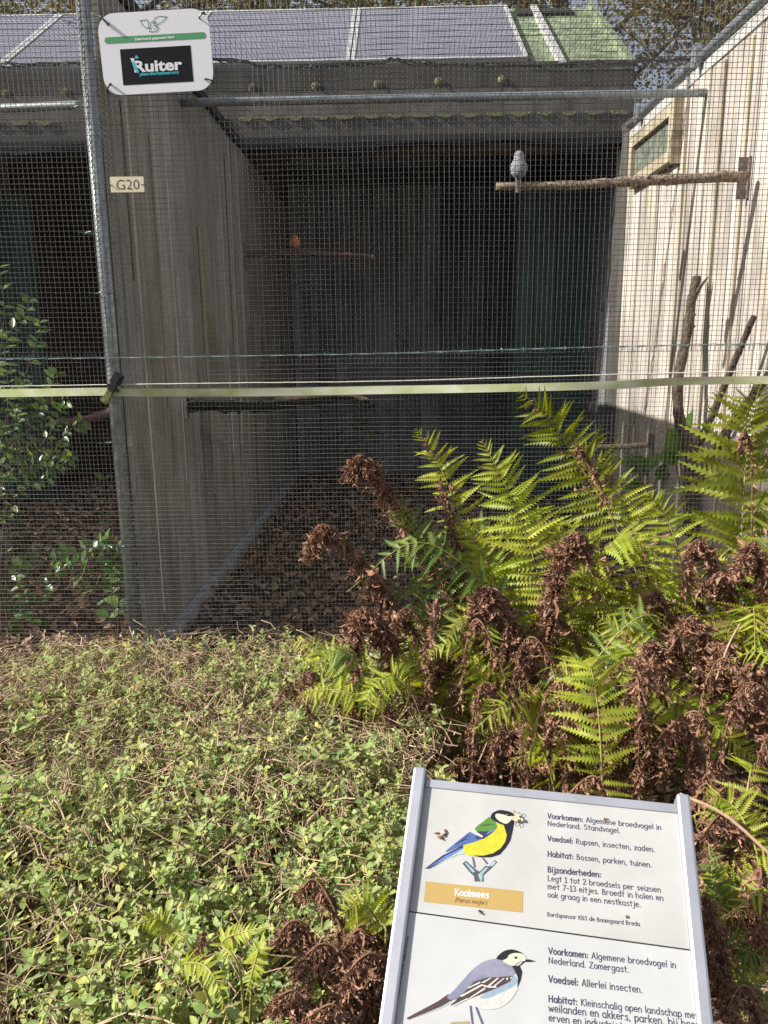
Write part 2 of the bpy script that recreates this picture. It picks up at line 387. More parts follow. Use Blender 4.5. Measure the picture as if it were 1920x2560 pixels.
# left partition: added straw strips imitate sunlight coming through the plank joints
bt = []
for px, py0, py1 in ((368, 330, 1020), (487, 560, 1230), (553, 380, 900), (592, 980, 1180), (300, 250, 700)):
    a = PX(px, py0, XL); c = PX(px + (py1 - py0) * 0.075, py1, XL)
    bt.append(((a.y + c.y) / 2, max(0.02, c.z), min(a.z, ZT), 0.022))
left_wall = plank_wall('plank_partition', XL, YM + 0.07, YB, ZT, M['left_wood'], 0.27, 'grey plank partition behind the sponsor sign, with algae towards its far end', side=-1, joint_strips=bt, seed=3)
g = G(); g.box((XL - 0.04, YM + 0.06, ZT + 0.002), (XL + 0.02, YB - 2.4, ZT + 0.05)); build('top_strip', g, M['roof'], left_wall)
g = G(); g.box((XL + 0.001, YM + 0.1, 0.0), (XL + 0.045, YB - 0.05, 0.075)); build('base_kerb', g, M['concrete'], left_wall)

YR = 5.75
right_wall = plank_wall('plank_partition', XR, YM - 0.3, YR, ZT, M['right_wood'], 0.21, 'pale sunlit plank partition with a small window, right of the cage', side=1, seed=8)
g = G(); g.box((XR - 0.004, YM - 0.3, ZT + 0.002), (XR + 0.045, YR, ZT + 0.055)); build('top_strip', g, M['solar_frame'], right_wall)
# thin straw battens on the right wall
for px, py0, py1, dxp in ((1722, 230, 900, -36), (1865, 330, 1000, -45), (1780, 560, 1040, -22)):
    a = PX(px, py0, XR); c = PX(px + dxp, py1, XR); g = G(); ym = (a.y + c.y) / 2
    g.box((XR - 0.011, ym, 0.05), (XR - 0.0005, ym + 0.016, ZT - 0.03)); build('joint_strip', g, M['joint_strip'], right_wall)
# little window in the right wall
wy0 = PX(1703, 300, XR).y; wy1 = PX(1590, 400, XR).y
wz1 = PX(1645, 305, XR).z; wz0 = wz1 - 0.31
win = G()
def ring(g, x0, x1, ya, yb, za, zb, t):
    g.box((x0, ya, za), (x1, yb, za + t)); g.box((x0, ya, zb - t), (x1, yb, zb))
    g.box((x0, ya, za + t), (x1, ya + t, zb - t)); g.box((x0, yb - t, za + t), (x1, yb, zb - t))
ring(win, XR - 0.05, XR - 0.001, wy0, wy1, wz0, wz1, 0.06)
wf = build('window', win, M['frame_wood'], right_wall)
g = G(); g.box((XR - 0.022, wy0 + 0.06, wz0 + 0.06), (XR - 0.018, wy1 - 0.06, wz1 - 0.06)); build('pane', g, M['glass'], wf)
g = G(); g.box((XR - 0.055, wy0 - 0.03, wz0 - 0.02), (XR - 0.001, wy0 - 0.002, wz1 + 0.02)); build('frame_post', g, M['frame_wood'], wf)
# frame pipe with clamps along the top of the right wall
rp_ = thing('frame_pipe', (XR, 4.4, ZT + 0.09), 'pale pipe clamped along the top edge of the sunlit right partition', 'pipe')
g = G(); g.tube([(XR - 0.01, YM - 0.3, ZT + 0.09), (XR - 0.01, YR, ZT + 0.09)], 0.024, 10); build('tube', g, M['pipe'], rp_, True)
for px, py in ((1753, 145), (1605, 275)):
    yc = PX(px, py, XR - 0.01).y; g = G()
    g.box((XR - 0.05, yc - 0.03, ZT + 0.055), (XR + 0.03, yc + 0.03, ZT + 0.125)); g.tube([(XR - 0.05, yc, ZT + 0.13), (XR - 0.05, yc, ZT + 0.04)], 0.012, 6)
    build('clamp', g, M['steel_grey'], rp_)
# frame pipe over the left wall top
g = G(); g.tube([(XL - 0.03, YM + 0.02, ZT + 0.07), (XL - 0.03, 5.9, ZT + 0.07)], 0.022, 8)
lp_ = thing('frame_pipe', (XL, 4.4, ZT + 0.07), 'grey pipe along the top of the grey partition, mostly hidden by the sign', 'pipe')
build('tube', g, M['pipe'], lp_, True)

# left bay: far partition (lets the bay close) and back
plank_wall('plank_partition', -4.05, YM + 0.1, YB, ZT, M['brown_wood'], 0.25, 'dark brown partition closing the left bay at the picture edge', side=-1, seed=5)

# ------------------------------------------------------------------ shelter
shelter = thing('shelter', (0, 7.2, 0), 'dark plank night shelter with a sloping roof at the back of the cage', 'shelter')
def front_planks(parent, x0, x1, y, z0, z1, wm, mat, seed, name='plank', th=0.025):
    rr = random.Random(seed); x = x0
    while x < x1 - 0.01:
        wd = min(wm * rr.uniform(0.85, 1.2), x1 - x); g = G(); dy = rr.uniform(0, 0.008)
        g.box((x + 0.004, y + dy, z0), (x + wd - 0.004, y + dy + th, z1)); build(name, g, mat, parent); x += wd
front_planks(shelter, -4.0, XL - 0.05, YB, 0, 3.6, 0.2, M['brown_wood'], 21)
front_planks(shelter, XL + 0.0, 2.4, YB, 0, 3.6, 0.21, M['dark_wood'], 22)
g = G(); g.box((-5.4, YB + 0.036, 0), (2.4, YB + 0.06, 3.62)); build('backing_board', g, M['dark_wood'], shelter)

# roof sheet and eaves
EY, EZ = 6.15, CAM.z + 1.98; SL = R(33)
def roofpt(x, d, lift=0.0): return Vector((x, EY + d * math.cos(SL) - lift * math.sin(SL), EZ + d * math.sin(SL) + lift * math.cos(SL)))
xe1 = PY(1578, 190, EY).x
def roof_slab(x0, x1, d0, d1, l0, l1):
    g = G(); v = [roofpt(x, d, l) for l in (l0, l1) for (x, d) in ((x0,d0),(x1,d0),(x1,d1),(x0,d1))]
    g.add(v, [(0,3,2,1),(4,5,6,7),(0,1,5,4),(1,2,6,5),(2,3,7,6),(3,0,4,7)]); return g
xj = [PY(px, 157, EY).x for px in (1323, 875)]; pw = xj[0] - xj[1]
build('roof', roof_slab(-5.5, xj[0] + 0.02, -0.05, 1.62, -0.05, -0.012), M['roof'], shelter)
rg = roofpt(0, 1.62, -0.05); g = G(); g.add([(-5.5, rg.y, rg.z), (xe1, rg.y, rg.z), (xe1, 9.2, rg.z - 0.95), (-5.5, 9.2, rg.z - 0.95), (-5.5, rg.y + .01, rg.z + .03), (xe1, rg.y + .01, rg.z + .03), (xe1, 9.2, rg.z - 0.92), (-5.5, 9.2, rg.z - 0.92)],
      [(0,3,2,1),(4,5,6,7),(0,1,5,4),(1,2,6,5),(2,3,7,6),(3,0,4,7)]); rb = build('roof', g, M['roof'], shelter); rb['label'] = 'rear slope of the roof'
mr = build('mossy_roof', roof_slab(xj[0] + 0.025, xe1, -0.12, 1.62, -0.05, -0.012), M['moss_roof'], shelter); mr['label'] = 'mossy green end of the roof'
g = roof_slab(xj[0] + 0.20, xj[0] + 0.25, -0.1, 1.55, -0.0115, 0.03); build('roof_rib', g, M['solar_frame'], shelter)
g = roof_slab(xe1 - 0.05, xe1 + 0.0, -0.1, 1.62, -0.0115, 0.035); build('verge_board', g, M['moss_roof'], shelter)
g = roof_slab(xj[0] + 0.06, xe1 - 0.2, 1.35, 1.52, -0.0115, 0.01); build('roof_gap', g, M['bark_dark'], shelter)
# eave layers, top to bottom
def eave(name, py0, py1, y0, y1, mat, x0=-5.5, x1=None):
    z1 = PY(960, py0, y0).z; z0 = PY(960, py1, y0).z
    g = G(); g.box((x0, y0, z0), (x1 if x1 is not None else xe1, y1, z1)); return build(name, g, mat, shelter)
eave('upper_fascia', 160, 222, 6.06, 6.10, M['eave_wood'])
eave('middle_fascia', 224, 292, 6.03, 6.06, M['fascia_wood'])
eave('lower_fascia', 294, 346, 6.00, 6.03, M['fascia_wood'], x1=1.9)
zl = PY(960, 292, 6.0).z
for i in range(30):                                         # lichen-covered ends of the roof corrugation
    px = 300 + i * 62.5 if i < 24 else -200 + (i - 24) * 62
    c = PY(px, 296, 5.99); c.z += (960 - px) * -0.000002; wv_ = rnd.uniform(0.05, 0.085)
    g = G(); n = 7
    pts = [Vector((c.x + wv_ * math.cos(math.pi * (1 + k/(n-1))), 5.985, zl + 0.012 + rnd.uniform(0.5,1.1) * 0.034 * math.sin(math.pi * (1 + k/(n-1))))) for k in range(n)]
    g.poly(pts, Vector((0, -0.022, 0))); build('corrugation_end', g, M['lichen'], shelter)
for px, py in ((631,220),(789,216),(944,211),(1097,204),(1255,200),(320,226),(165,232),(15,236)):
    c = PY(px, py, 6.055); g = G()
    g.tube([c, c + Vector((0, -0.03, 0))], [0.032, 0.022], 8); g.tube([c + Vector((0, -0.03, 0)), c + Vector((0, -0.045, 0))], 0.012, 6); build('bolt', g, M['lichen'], shelter)
# black shade cloth drooping under the fascia
g = G(); n = 90; zb = PY(960, 345, 5.99).z
vs = []
for i in range(n):
    x = -4.0 + 5.75 * i / (n - 1); wob = 0.018 * math.sin(x * 3.1) + 0.01 * math.sin(x * 7.7 + 1) + 0.006 * rnd.random()
    vs += [(x, 5.985, zb + 0.02), (x, 5.975 - 0.01 * math.sin(x * 9), zb - 0.055 + wob), (x, 5.99, zb - 0.09 + wob * 1.6)]
g.add(vs, [(3*i+j, 3*i+3+j, 3*i+4+j, 3*i+1+j) for i in range(n-1) for j in (0, 1)]); build('shade_cloth', g, M['cloth'], shelter)
# beams inside
zbm = PY(960, 440, 8.3).z
g = G(); g.box((XL + 0.01, YB - 0.09, zbm - 0.07), (1.75, YB - 0.003, zbm + 0.07)); build('beam', g, M['fascia_wood'], shelter)
g = G(); g.box((XL + 0.01, 6.2, PY(960, 360, 6.2).z - 0.06), (XR + 0.1, 6.3, PY(960, 352, 6.2).z)); build('beam', g, M['brown_wood'], shelter)
c0 = PY(735, 440, 8.2); g = G(); g.box((XL + 0.01, YB - 0.14, 0), (XL + 0.09, YB - 0.003, zbm - 0.071)); build('corner_post', g, M['dark_wood'], shelter)
# shelter side wall right of the green boards and closing board behind the right wall
zb_ = rg.z - 0.95*(YB - rg.y)/(9.2 - rg.y) - 0.012
for xg in (-5.42, xe1 - 0.06):
    g = G(); g.poly([Vector((xg, *p)) for p in ((6.105, 0), (YB + 0.1, 0), (YB + 0.1, zb_ - 0.05), (rg.y, rg.z - 0.02), (6.105, EZ - 0.09))], Vector((-0.03, 0, 0))); build('side_wall', g, M['dark_wood'], shelter)
g = G(); g.box((XR + 0.05, YR + 0.004, 0), (xe1 - 0.061, YR + 0.03, 2.9)); g.box((xe1 - 0.09, YR + 0.0305, 0), (xe1 - 0.061, 6.104, 2.9)); build('closing_board', g, M['eave_wood'], shelter)
# green boarded doors
dz = PY(1400, 470, 6.9).z
def green_door(px0, px1, y, label, seed, x1=None):
    xa = PY(px0, 700, y).x; xb = x1 if x1 is not None else PY(px1, 700, y).x
    r_ = thing('boarded_door', ((xa + xb)/2, y, 0), label, 'door'); front_planks(r_, xa, xb, y, 0.02, dz, 0.19, M['green_wood'], seed)
    g = G(); g.box((xa, y + 0.036, dz - 0.5), (xb, y + 0.06, dz - 0.4)); build('ledge', g, M['green_wood'], r_)
green_door(1288, 1540, 6.9, 'dark green boarded door beside the sunlit right partition', 31, x1=XR + 0.09)
green_door(-120, 92, 6.9, 'dark green boarded door in the left bay behind the leafy bush', 32)

# solar panels on the roof
for i in range(5):
    x1 = xj[0] - i * pw; x0 = x1 - pw
    lab = ['solar panel nearest the mossy green roof end', 'second solar panel, between the sponsor sign and the mossy-end panel', 'solar panel largely hidden behind the sponsor sign', 'solar panel left of the post at the top left corner', 'solar panel cut off by the left picture edge'][i]
    c = roofpt((x0 + x1)/2, 0.03); r_ = thing('solar_panel', c, lab, 'solar panel', 'solar panels on the shelter roof')
    build('glass_face', roof_slab(x0 + 0.035, x1 - 0.035, 0.06, 1.52, 0.0, 0.026), M['solar'], r_)
    g = G()
    for (a, b_, d0, d1) in ((x0+0.006, x0+0.034, 0.03, 1.55), (x1-0.034, x1-0.006, 0.03, 1.55), (x0+0.0345, x1-0.0345, 0.03, 0.0595), (x0+0.0345, x1-0.0345, 1.5205, 1.55)):
        q = roof_slab(a, b_, d0, d1, -0.002, 0.034); g.add(q.v, q.f)
    build('frame', g, M['solar_frame'], r_)

# ------------------------------------------------------------------ wire mesh
def wires(axis, pos, span, y, r, step, wob, seed, sides=4, bulge=0.008):
    """parallel wires in the plane y; axis 'z' = upright wires at x=pos, axis 'x' = level wires at z=pos"""
    g_ = np.random.default_rng(seed); pos = np.asarray(pos); k = max(2, int((span[1]-span[0]) / step) + 1)
    s = np.linspace(span[0], span[1], k); n = len(pos)
    A = np.repeat(pos[:,None], k, 1); S = np.repeat(s[None], n, 0)
    ph = g_.uniform(0, 6.28, 4)
    A = A + wob * (np.sin(S * 3.1 + ph[0]) + 0.6*np.sin(S * 7.3 + A * 2 + ph[1])) + g_.normal(0, wob * 0.22, (n, 1)) + g_.normal(0, wob * 0.13, (n, k))
    x, z = (A, S) if axis == 'z' else (S, A)
    Y = y + bulge * np.sin(x * 2.3 + ph[2]) * np.sin(z * 2.9 + ph[3])
    c = np.stack([x, Y, z], -1)
    off = []
    for j in range(sides):
        th = 2*math.pi*(j + 0.5)/sides
        off.append((math.cos(th)*r, math.sin(th)*r, 0) if axis == 'z' else (0, math.sin(th)*r, math.cos(th)*r))
    V = (c[:,:,None,:] + np.array(off)[None,None]).reshape(-1, 3)
    b0 = (np.arange(n)[:,None,None]*k*sides + np.arange(k-1)[None,:,None]*sides)
    j = np.arange(sides)[None,None]; j2 = (j + 1) % sides
    F = np.stack([b0 + j, b0 + j2, b0 + sides + j2, b0 + sides + j], -1).reshape(-1, 4)
    if axis == 'x': F = F[:, ::-1]
    return V, F
zs = PY(960, 878, YM).z                                  # height of the seam between the two rolls of mesh
P1 = 0.0190
def mesh_panel(label, x0, x1, z0, z1, y, px_, pz_, seed, wob, mu, ml, wr):
    root = thing('wire_mesh_panel', ((x0+x1)/2, y, z0), label, 'wire mesh')
    V, F = wires('z', np.arange(x0, x1, px_), (z0, z1), y, wr, 0.07, wob, seed); o = rawmesh('upright_wire', V, F, mu, root, True); o['kind'] = 'stuff'
    V, F = wires('x', np.arange(z0, z1, pz_), (x0, x1), y - 0.0016, wr, 0.07, wob, seed + 10); o = rawmesh('level_wire', V, F, ml, root, True); o['kind'] = 'stuff'
mesh_panel('fine square wire mesh over the upper cage front, behind the sponsor sign', -2.6, 2.5, zs - 0.01, ZT + 0.05, YM, P1, P1, 1, 0.0016, M['wire_mid'], M['wire_mid'], 0.00116)
mesh_panel('lower wire mesh of the cage front, reaching from lacing wire to hedge', -2.6, 2.5, 0.0, zs + 0.005, YM - 0.008, 0.0165, 0.0178, 2, 0.0013, M['wire_shaded'], M['wire'], 0.00096)
# mesh ceiling
root = thing('wire_mesh_ceiling', (0, 4.5, ZT + 0.06), 'wire mesh ceiling stretched over the flight below the solar panels', 'wire mesh')
def ceil_wires(axis, pos, span, seed):
    V, F = wires('z' if axis == 'y' else 'x', pos, span, 0, 0.0009, 0.16, 0.003, seed, 3, 0.0)
    if axis == 'y': V = np.stack([V[:,0], V[:,2], V[:,1]], -1); F = F[:, ::-1]
    else: V = np.stack([V[:,0], V[:,2], V[:,1]], -1)
    x, y = V[:,0], V[:,1]
    V[:,2] += ZT + 0.075 + 0.012*np.sin(x*2.1) - 0.03*np.sin(np.clip((y - YM)/(4.6 - YM), 0, 1)*math.pi) - 0.03*np.sin(np.clip((y - 4.6)/(6 - 4.6), 0, 1)*math.pi)
    return V, F
V, F = ceil_wires('y', np.arange(-3.4, XR, 0.019), (YM, 6.0), 5); rawmesh('long_wire', V, F, M['wire_dark'], root)['kind'] = 'stuff'
V, F = ceil_wires('x', np.arange(YM, 6.0, 0.019), (-3.4, XR), 6); rawmesh('cross_wire', V, F, M['wire_dark'], root)['kind'] = 'stuff'
# overlapped edge of the ceiling mesh: dark sagging seam
pts = [PY(px, py, 4.62) for px, py in ((-60,165),(150,160),(330,150),(560,150),(700,168),(870,163),(980,152),(1080,160),(1323,165),(1500,158),(1640,150),(1753,145))]
sp = spline(pts, 60); g = G()
for k in range(5):
    g.tube([p + Vector((0.0, rnd.uniform(-.03,.03), rnd.gauss(0, 0.006))) for p in sp], 0.004, 4)
tag(build('net_seam', g, M['wire_dark']), 'dark sagging seam where two lengths of ceiling mesh overlap', 'net seam')

# ------------------------------------------------------------------ pipes and post of the cage front
ps = PY(207, 0, YM + 0.035); pe = PY(338, 1590, YM + 0.035); px_ = (ps.x + pe.x) / 2
post = thing('mesh_post', (px_, YM + 0.035, 0), 'upright galvanised post between the two bays, wrapped in wire mesh', 'post')
g = G(); g.tube([(pe.x, YM + 0.035, -0.05), (pe.x*0.5 + ps.x*0.5, YM + 0.035, ZT*0.5), (ps.x, YM + 0.035, ZT + 0.1)], 0.0265, 14); build('tube', g, M['post_zinc'], post, True)
for px, py in ((262, 735), (236, 585), (285, 1106), (318, 1362), (205, 275), (196, 62), (325, 1520)):
    c = PY(px, py, YM + 0.035); g = G(); pts = []
    c.x = px_ + (c.x - px_) * 1.0
    for k in range(15):
        th = 2*math.pi*k/12; pts.append(c + Vector((0.036*math.cos(th), 0.038*math.sin(th), 0.003*k/12 + 0.002*math.sin(3*th))))
    pts.append(c + Vector((-0.045, -0.045, 0.002))); g.tube(pts, 0.0016, 4); build('tie_wire', g, M['lace'], post)
def bar(label, p0, p1, r):
    g = G(); n = 24; g.tube([Vector(p0).lerp(Vector(p1), i/(n-1)) for i in range(n)], r, 12)
    return tag(build('roof_pipe', g, M['pipe'], None, True), label, 'pipe', 'pipes carrying the mesh ceiling')
a = PX(451, 257, XL + 0.0); b_ = PX(1765, 232, XR - 0.002)
rpipe = bar('long galvanised pipe across the middle bay under the ceiling mesh', a, b_, 0.0205)
a = PY(-300, 284, 4.2); b_ = PY(212, 262, 4.0); bar('galvanised pipe across the left bay, ending at the post', a, b_, 0.0205)
c = PX(463, 257, XL).lerp(PX(1765, 232, XR), 0.56); g = G(); g.tube([c + Vector((-0.09,0,0)), c + Vector((0.09,0,0))], 0.0235, 10)
tag(build('pipe_sleeve', g, M['black']), 'short black tape sleeve wound round the long roof pipe', 'sleeve')

# lacing wire along the seam
root = thing('lacing_wire', (0, YM - 0.012, zs), 'bluish lacing wire with small twisted hooks across the mesh', 'wire')
lp = spline([PY(px, py, YM - 0.014) for px, py in ((-120,900),(0,898),(280,895),(620,890),(960,884),(1250,875),(1530,867),(1750,862),(1920,860),(2060,858))], 150)
g1 = G(); g2 = G()
for gg, ph in ((g1, 0), (g2, math.pi)):
    gg.tube([p + Vector((0, 0.0025*math.sin(i*0.9 + ph), 0.0032*math.cos(i*0.9 + ph) * (1.0 if i > 110 else 0.45))) for i, p in enumerate(lp)], 0.0016, 5)
build('strand', g1, M['lace'], root, True); build('strand', g2, M['lace'], root, True)
for i in range(2, 148, 3):
    p = lp[i] + Vector((rnd.uniform(-.006, .006), 0, 0)); g = G(); h = rnd.uniform(0.004, 0.007); a = rnd.uniform(-.4, .4)
    pts = [p + Vector((h*math.sin(t)*0.5 + a*h*math.cos(t), -0.004*math.sin(t), h*math.cos(t))) for t in np.linspace(0, 5.2, 8)]
    g.tube(pts, 0.0011, 4); build('hook', g, M['lace'], root)

# cord and tape
cp = spline([PY(px, py, YM - 0.03) for px, py in ((-140,968),(0,966),(265,962),(620,957),(960,953),(1515,937),(1920,927),(2060,923))], 90)
g = G(); g.tube([p + Vector((0, 0, rnd.gauss(0, 0.0004))) for p in cp], 0.0022, 6)
tag(build('cord', g, M['cord'], None, True), 'thin white cord stretched just above the yellowed tape', 'cord')
tp = spline([PY(px, py, YM - 0.034) for px, py in ((-140,985),(0,983),(262,979),(300,981),(620,981),(960,975),(1250,970),(1515,963),(1710,953),(1920,950),(2060,947))], 110)
g = G(); vs = []
for i, p in enumerate(tp):
    tl = 0.004*math.sin(i*0.13)
    for k in range(4):
        u = k/3 - 0.5; vs.append(p + Vector((0, tl*u*2 + 0.0006*math.sin(i*0.7+k), 0.031*u)))
for i, p in enumerate(tp):
    for k in range(4):
        u = k/3 - 0.5; vs.append(p + Vector((0, 0.0012 + 0.004*math.sin(i*0.13)*u*2, 0.031*u)))
n = len(tp); g.add(vs, [(4*i+k, 4*i+4+k, 4*i+5+k, 4*i+1+k) for i in range(n-1) for k in range(3)] + [(4*n+4*i+k, 4*n+4*i+1+k, 4*n+4*i+5+k, 4*n+4*i+4+k) for i in range(n-1) for k in range(3)])
tag(build('fence_tape', g, M['tape'], None, True), 'woven yellowish white fence tape stretched across the mesh front', 'tape')
# insulator clip on the post
top = PY(300, 936, YM - 0.045); bot = PY(262, 1004, YM - 0.045); ax = (bot - top)
ins = thing('tape_insulator', bot, 'black plastic insulator clip holding the tape at the post', 'insulator')
Mi = frame(top, ax, (0, -1, 0)); Ln = ax.length
g = G(); g.box((0.0, -0.017, -0.012), (Ln*0.34, 0.017, 0.02), Mi); g.box((Ln*0.04, -0.012, 0.0205), (Ln*0.3, 0.012, 0.026), Mi); build('head', g, M['black'], ins)
g = G(); g.box((Ln*0.345, -0.012, -0.01), (Ln*0.6, 0.012, 0.014), Mi); g.tube([Mi @ Vector((Ln*0.48, -0.022, 0.004)), Mi @ Vector((Ln*0.48, 0.03, 0.004))], 0.006, 8); build('body', g, M['black'], ins)
g = G(); g.box((Ln*0.605, -0.011, -0.008), (Ln*0.86, 0.011, 0.012), Mi); g.box((Ln*0.865, -0.015, -0.01), (Ln*1.02, 0.015, 0.016), Mi); build('foot', g, M['mossy_plastic'], ins)
g = G(); g.tube([Mi @ Vector((Ln*0.94, 0, 0.0155)), Mi @ Vector((Ln*0.94, 0, 0.0185))], 0.005, 8); build('screw', g, M['steel_grey'], ins)

# ------------------------------------------------------------------ lettering
def bfont(text, size, M4, mat, parent, name='lettering', weight=0.0, fit=None, shear=0.0, align='CENTER'):
    cu = bpy.data.curves.new('txt', 'FONT'); cu.body = text; cu.size = size; cu.align_x = align; cu.offset = weight; cu.shear = shear; cu.resolution_u = 3
    ob = bpy.data.objects.new('txt', cu); col.objects.link(ob); dg = bpy.context.evaluated_depsgraph_get()
    me = bpy.data.meshes.new_from_object(ob.evaluated_get(dg)); bpy.data.objects.remove(ob)
    v = np.array([p.co[:] for p in me.vertices])
    if fit: v[:,0] *= fit / (v[:,0].max() - v[:,0].min())
    fs = [tuple(p.vertices) for p in me.polygons]; bpy.data.meshes.remove(me)
    g = G(); g.add([M4 @ Vector(p) for p in v], fs); return build(name, g, mat, parent)
def arc(cx, cy, rx, ry, a0, a1, n=10): return [(cx + rx*math.cos(R(a0+(a1-a0)*i/n)), cy + ry*math.sin(R(a0+(a1-a0)*i/n))) for i in range(n+1)]
_o = lambda x: arc(x, .48, .37, .47, 90, 450, 14)
_n = lambda x: [(x, .95), (x, 0)], 
GL = {
 'a': (.98, [arc(.45,.48,.38,.47,50,330,12), [(.82,.93),(.82,.2),(.9,0)]]), 'b': (.95, [[(.1,1.5),(.1,.02)], _o(.48)]), 'c': (.86, [arc(.48,.48,.38,.47,45,315,11)]),
 'd': (.98, [_o(.45), [(.83,1.5),(.83,0)]]), 'e': (.92, [[(.1,.5),(.82,.54)] + arc(.46,.5,.37,.46,10,315,12)]), 'f': (.7, [arc(.5,1.2,.25,.3,60,180,5)+[(.25,0)], [(.05,.9),(.6,.9)]]),
 'g': (.95, [_o(.45), [(.82,.92)] + arc(.45,-.2,.37,.3,0,-150,8)]), 'h': (.92, [[(.1,1.5),(.1,0)], arc(.44,.55,.34,.4,165,0,7)+[(.78,0)]]), 'i': (.32, [[(.15,.93),(.15,0)], [(.15,1.25),(.15,1.36)]]),
 'j': (.5, [[(.36,.93)]+arc(.1,-.2,.26,.28,0,-130,7), [(.36,1.25),(.36,1.36)]]), 'k': (.82, [[(.1,1.5),(.1,0)], [(.68,.92),(.12,.42)], [(.28,.55),(.72,0)]]), 'l': (.32, [[(.15,1.5),(.15,0)]]),
 'm': (1.3, [[(.1,.93),(.1,0)], arc(.36,.6,.26,.34,165,0,6)+[(.62,0)], arc(.88,.6,.26,.34,165,0,6)+[(1.14,0)]]), 'n': (.9, [[(.1,.93),(.1,0)], arc(.43,.55,.33,.4,165,0,7)+[(.76,0)]]),
 'o': (.9, [_o(.45)]), 'p': (.95, [[(.1,.93),(.1,-.5)], _o(.48)]), 'r': (.72, [[(.1,.93),(.1,0)], arc(.42,.5,.3,.42,160,45,6)]), 's': (.78, [[(.66,.82),(.48,.94),(.22,.86),(.18,.66),(.4,.52),(.62,.4),(.68,.2),(.5,.02),(.12,.08)]]),
 't': (.76, [[(.36,1.35),(.36,.12),(.44,0)], [(.04,.93),(.68,.93)]]), 'u': (.92, [[(.1,.93)]+arc(.43,.38,.33,.37,180,360,8)+[(.76,.93)], [(.765,.5),(.82,0)]]), 'v': (.8, [[(.05,.93),(.4,.02),(.74,.93)]]),
 'w': (1.15, [[(.05,.93),(.3,.02),(.56,.75),(.82,.02),(1.08,.93)]]), 'y': (.85, [[(.08,.93),(.44,.1)], [(.78,.93),(.3,-.45)]]), 'z': (.8, [[(.1,.9),(.7,.9),(.08,.04),(.74,.04)]]),
 'A': (1.1, [[(.05,0),(.55,1.45),(1.0,0)], [(.22,.48),(.85,.48)]]), 'B': (1.0, [[(.12,1.42),(.12,.02)], arc(.3,1.08,.42,.34,95,-85,7), arc(.28,.37,.58,.36,88,-95,8)]), 'D': (1.1, [[(.12,1.42),(.12,.02)], arc(.12,.72,.8,.7,90,-90,10)]),
 'H': (1.15, [[(.12,1.45),(.12,0)], [(.95,1.45),(.95,0)], [(.12,.75),(.95,.75)]]), 'K': (1.0, [[(.12,1.45),(.12,0)], [(.82,1.42),(.14,.62)], [(.28,.76),(.9,0)]]), 'L': (.85, [[(.12,1.45),(.12,.03),(.75,.03)]]),
 'N': (1.2, [[(.12,0),(.12,1.42),(.98,.05),(.98,1.45)]]), 'P': (.9, [[(.12,1.42),(.12,0)], arc(.2,1.02,.56,.4,100,-95,8)]), 'R': (1.0, [[(.12,1.42),(.12,0)], arc(.2,1.05,.56,.37,100,-95,8), [(.3,.68),(.88,0)]]),
 'S': (1.0, [[(.84,1.2),(.62,1.42),(.28,1.32),(.18,1.05),(.4,.82),(.72,.66),(.86,.4),(.66,.06),(.35,.02),(.1,.18)]]), 'V': (1.05, [[(.05,1.45),(.48,.02),(.98,1.45)]]), 'Z': (1.05, [[(.1,1.4),(.92,1.4),(.08,.04),(.98,.04)]]),
 '1': (.7, [[(.15,1.15),(.38,1.42),(.38,0)], [(.1,0),(.66,0)]]), '2': (.95, [arc(.44,1.06,.34,.36,165,-25,8)+[(.1,.04),(.85,.04)]]), '3': (.9, [arc(.4,1.08,.34,.34,150,-80,8), arc(.4,.38,.4,.36,80,-150,9)]), '7': (.95, [[(.08,1.4),(.85,1.4),(.3,0)]]),
 '-': (.7, [[(.1,.6),(.58,.6)]]), '.': (.4, [[(.15,.0),(.15,.11)]]), ',': (.42, [[(.2,.1),(.1,-.22)]]), ':': (.45, [[(.18,.08),(.18,.2)], [(.18,.72),(.18,.84)]]),
 '(': (.5, [arc(.5,.6,.35,.95,120,240,8)]), ')': (.5, [arc(.0,.6,.35,.95,60,-60,8)]), '/': (.6, [[(.05,0),(.5,1.4)]]), ' ': (.52, [])}
_lift = [0]
def ribbon(g, pts, hw, M4, z):
    P = [Vector((p[0], p[1])) for p in pts]; cut = [0]
    for i in range(1, len(P) - 1):                            # sharp corners start a new stroke
        a, b2 = P[i] - P[i-1], P[i+1] - P[i]
        if a.length > 0 and b2.length > 0 and a.normalized().dot(b2.normalized()) < 0.62: cut.append(i)
    cut.append(len(P) - 1)
    for k, (i, j) in enumerate(zip(cut, cut[1:])): stroke(g, P[i:j+1], hw, M4, z + 0.00001*k)
def stroke(g, P, hw, M4, z):
    k = len(P); vs = []
    for i in range(k):
        a = (P[i] - P[i-1]) if i > 0 else None; b2 = (P[i+1] - P[i]) if i < k-1 else None
        d = ((a.normalized() if a is not None and a.length > 1e-9 else Vector((0,0))) + (b2.normalized() if b2 is not None and b2.length > 1e-9 else Vector((0,0))))
        d = d.normalized() if d.length > 1e-6 else (b2 or a).normalized()
        nrm = Vector((-d.y, d.x)); ref = (b2 or a).normalized(); sc_ = 1 / max(0.6, abs(d.dot(ref)))
        q = P[i]
        if i == 0: q = q - d * hw * 0.7
        if i == k-1: q = q + d * hw * 0.7
        vs += [M4 @ Vector((q.x + nrm.x*hw*sc_, q.y + nrm.y*hw*sc_, z)), M4 @ Vector((q.x - nrm.x*hw*sc_, q.y - nrm.y*hw*sc_, z))]
    g.add(vs, [(2*i, 2*i+1, 2*i+3, 2*i+2) for i in range(k-1)])
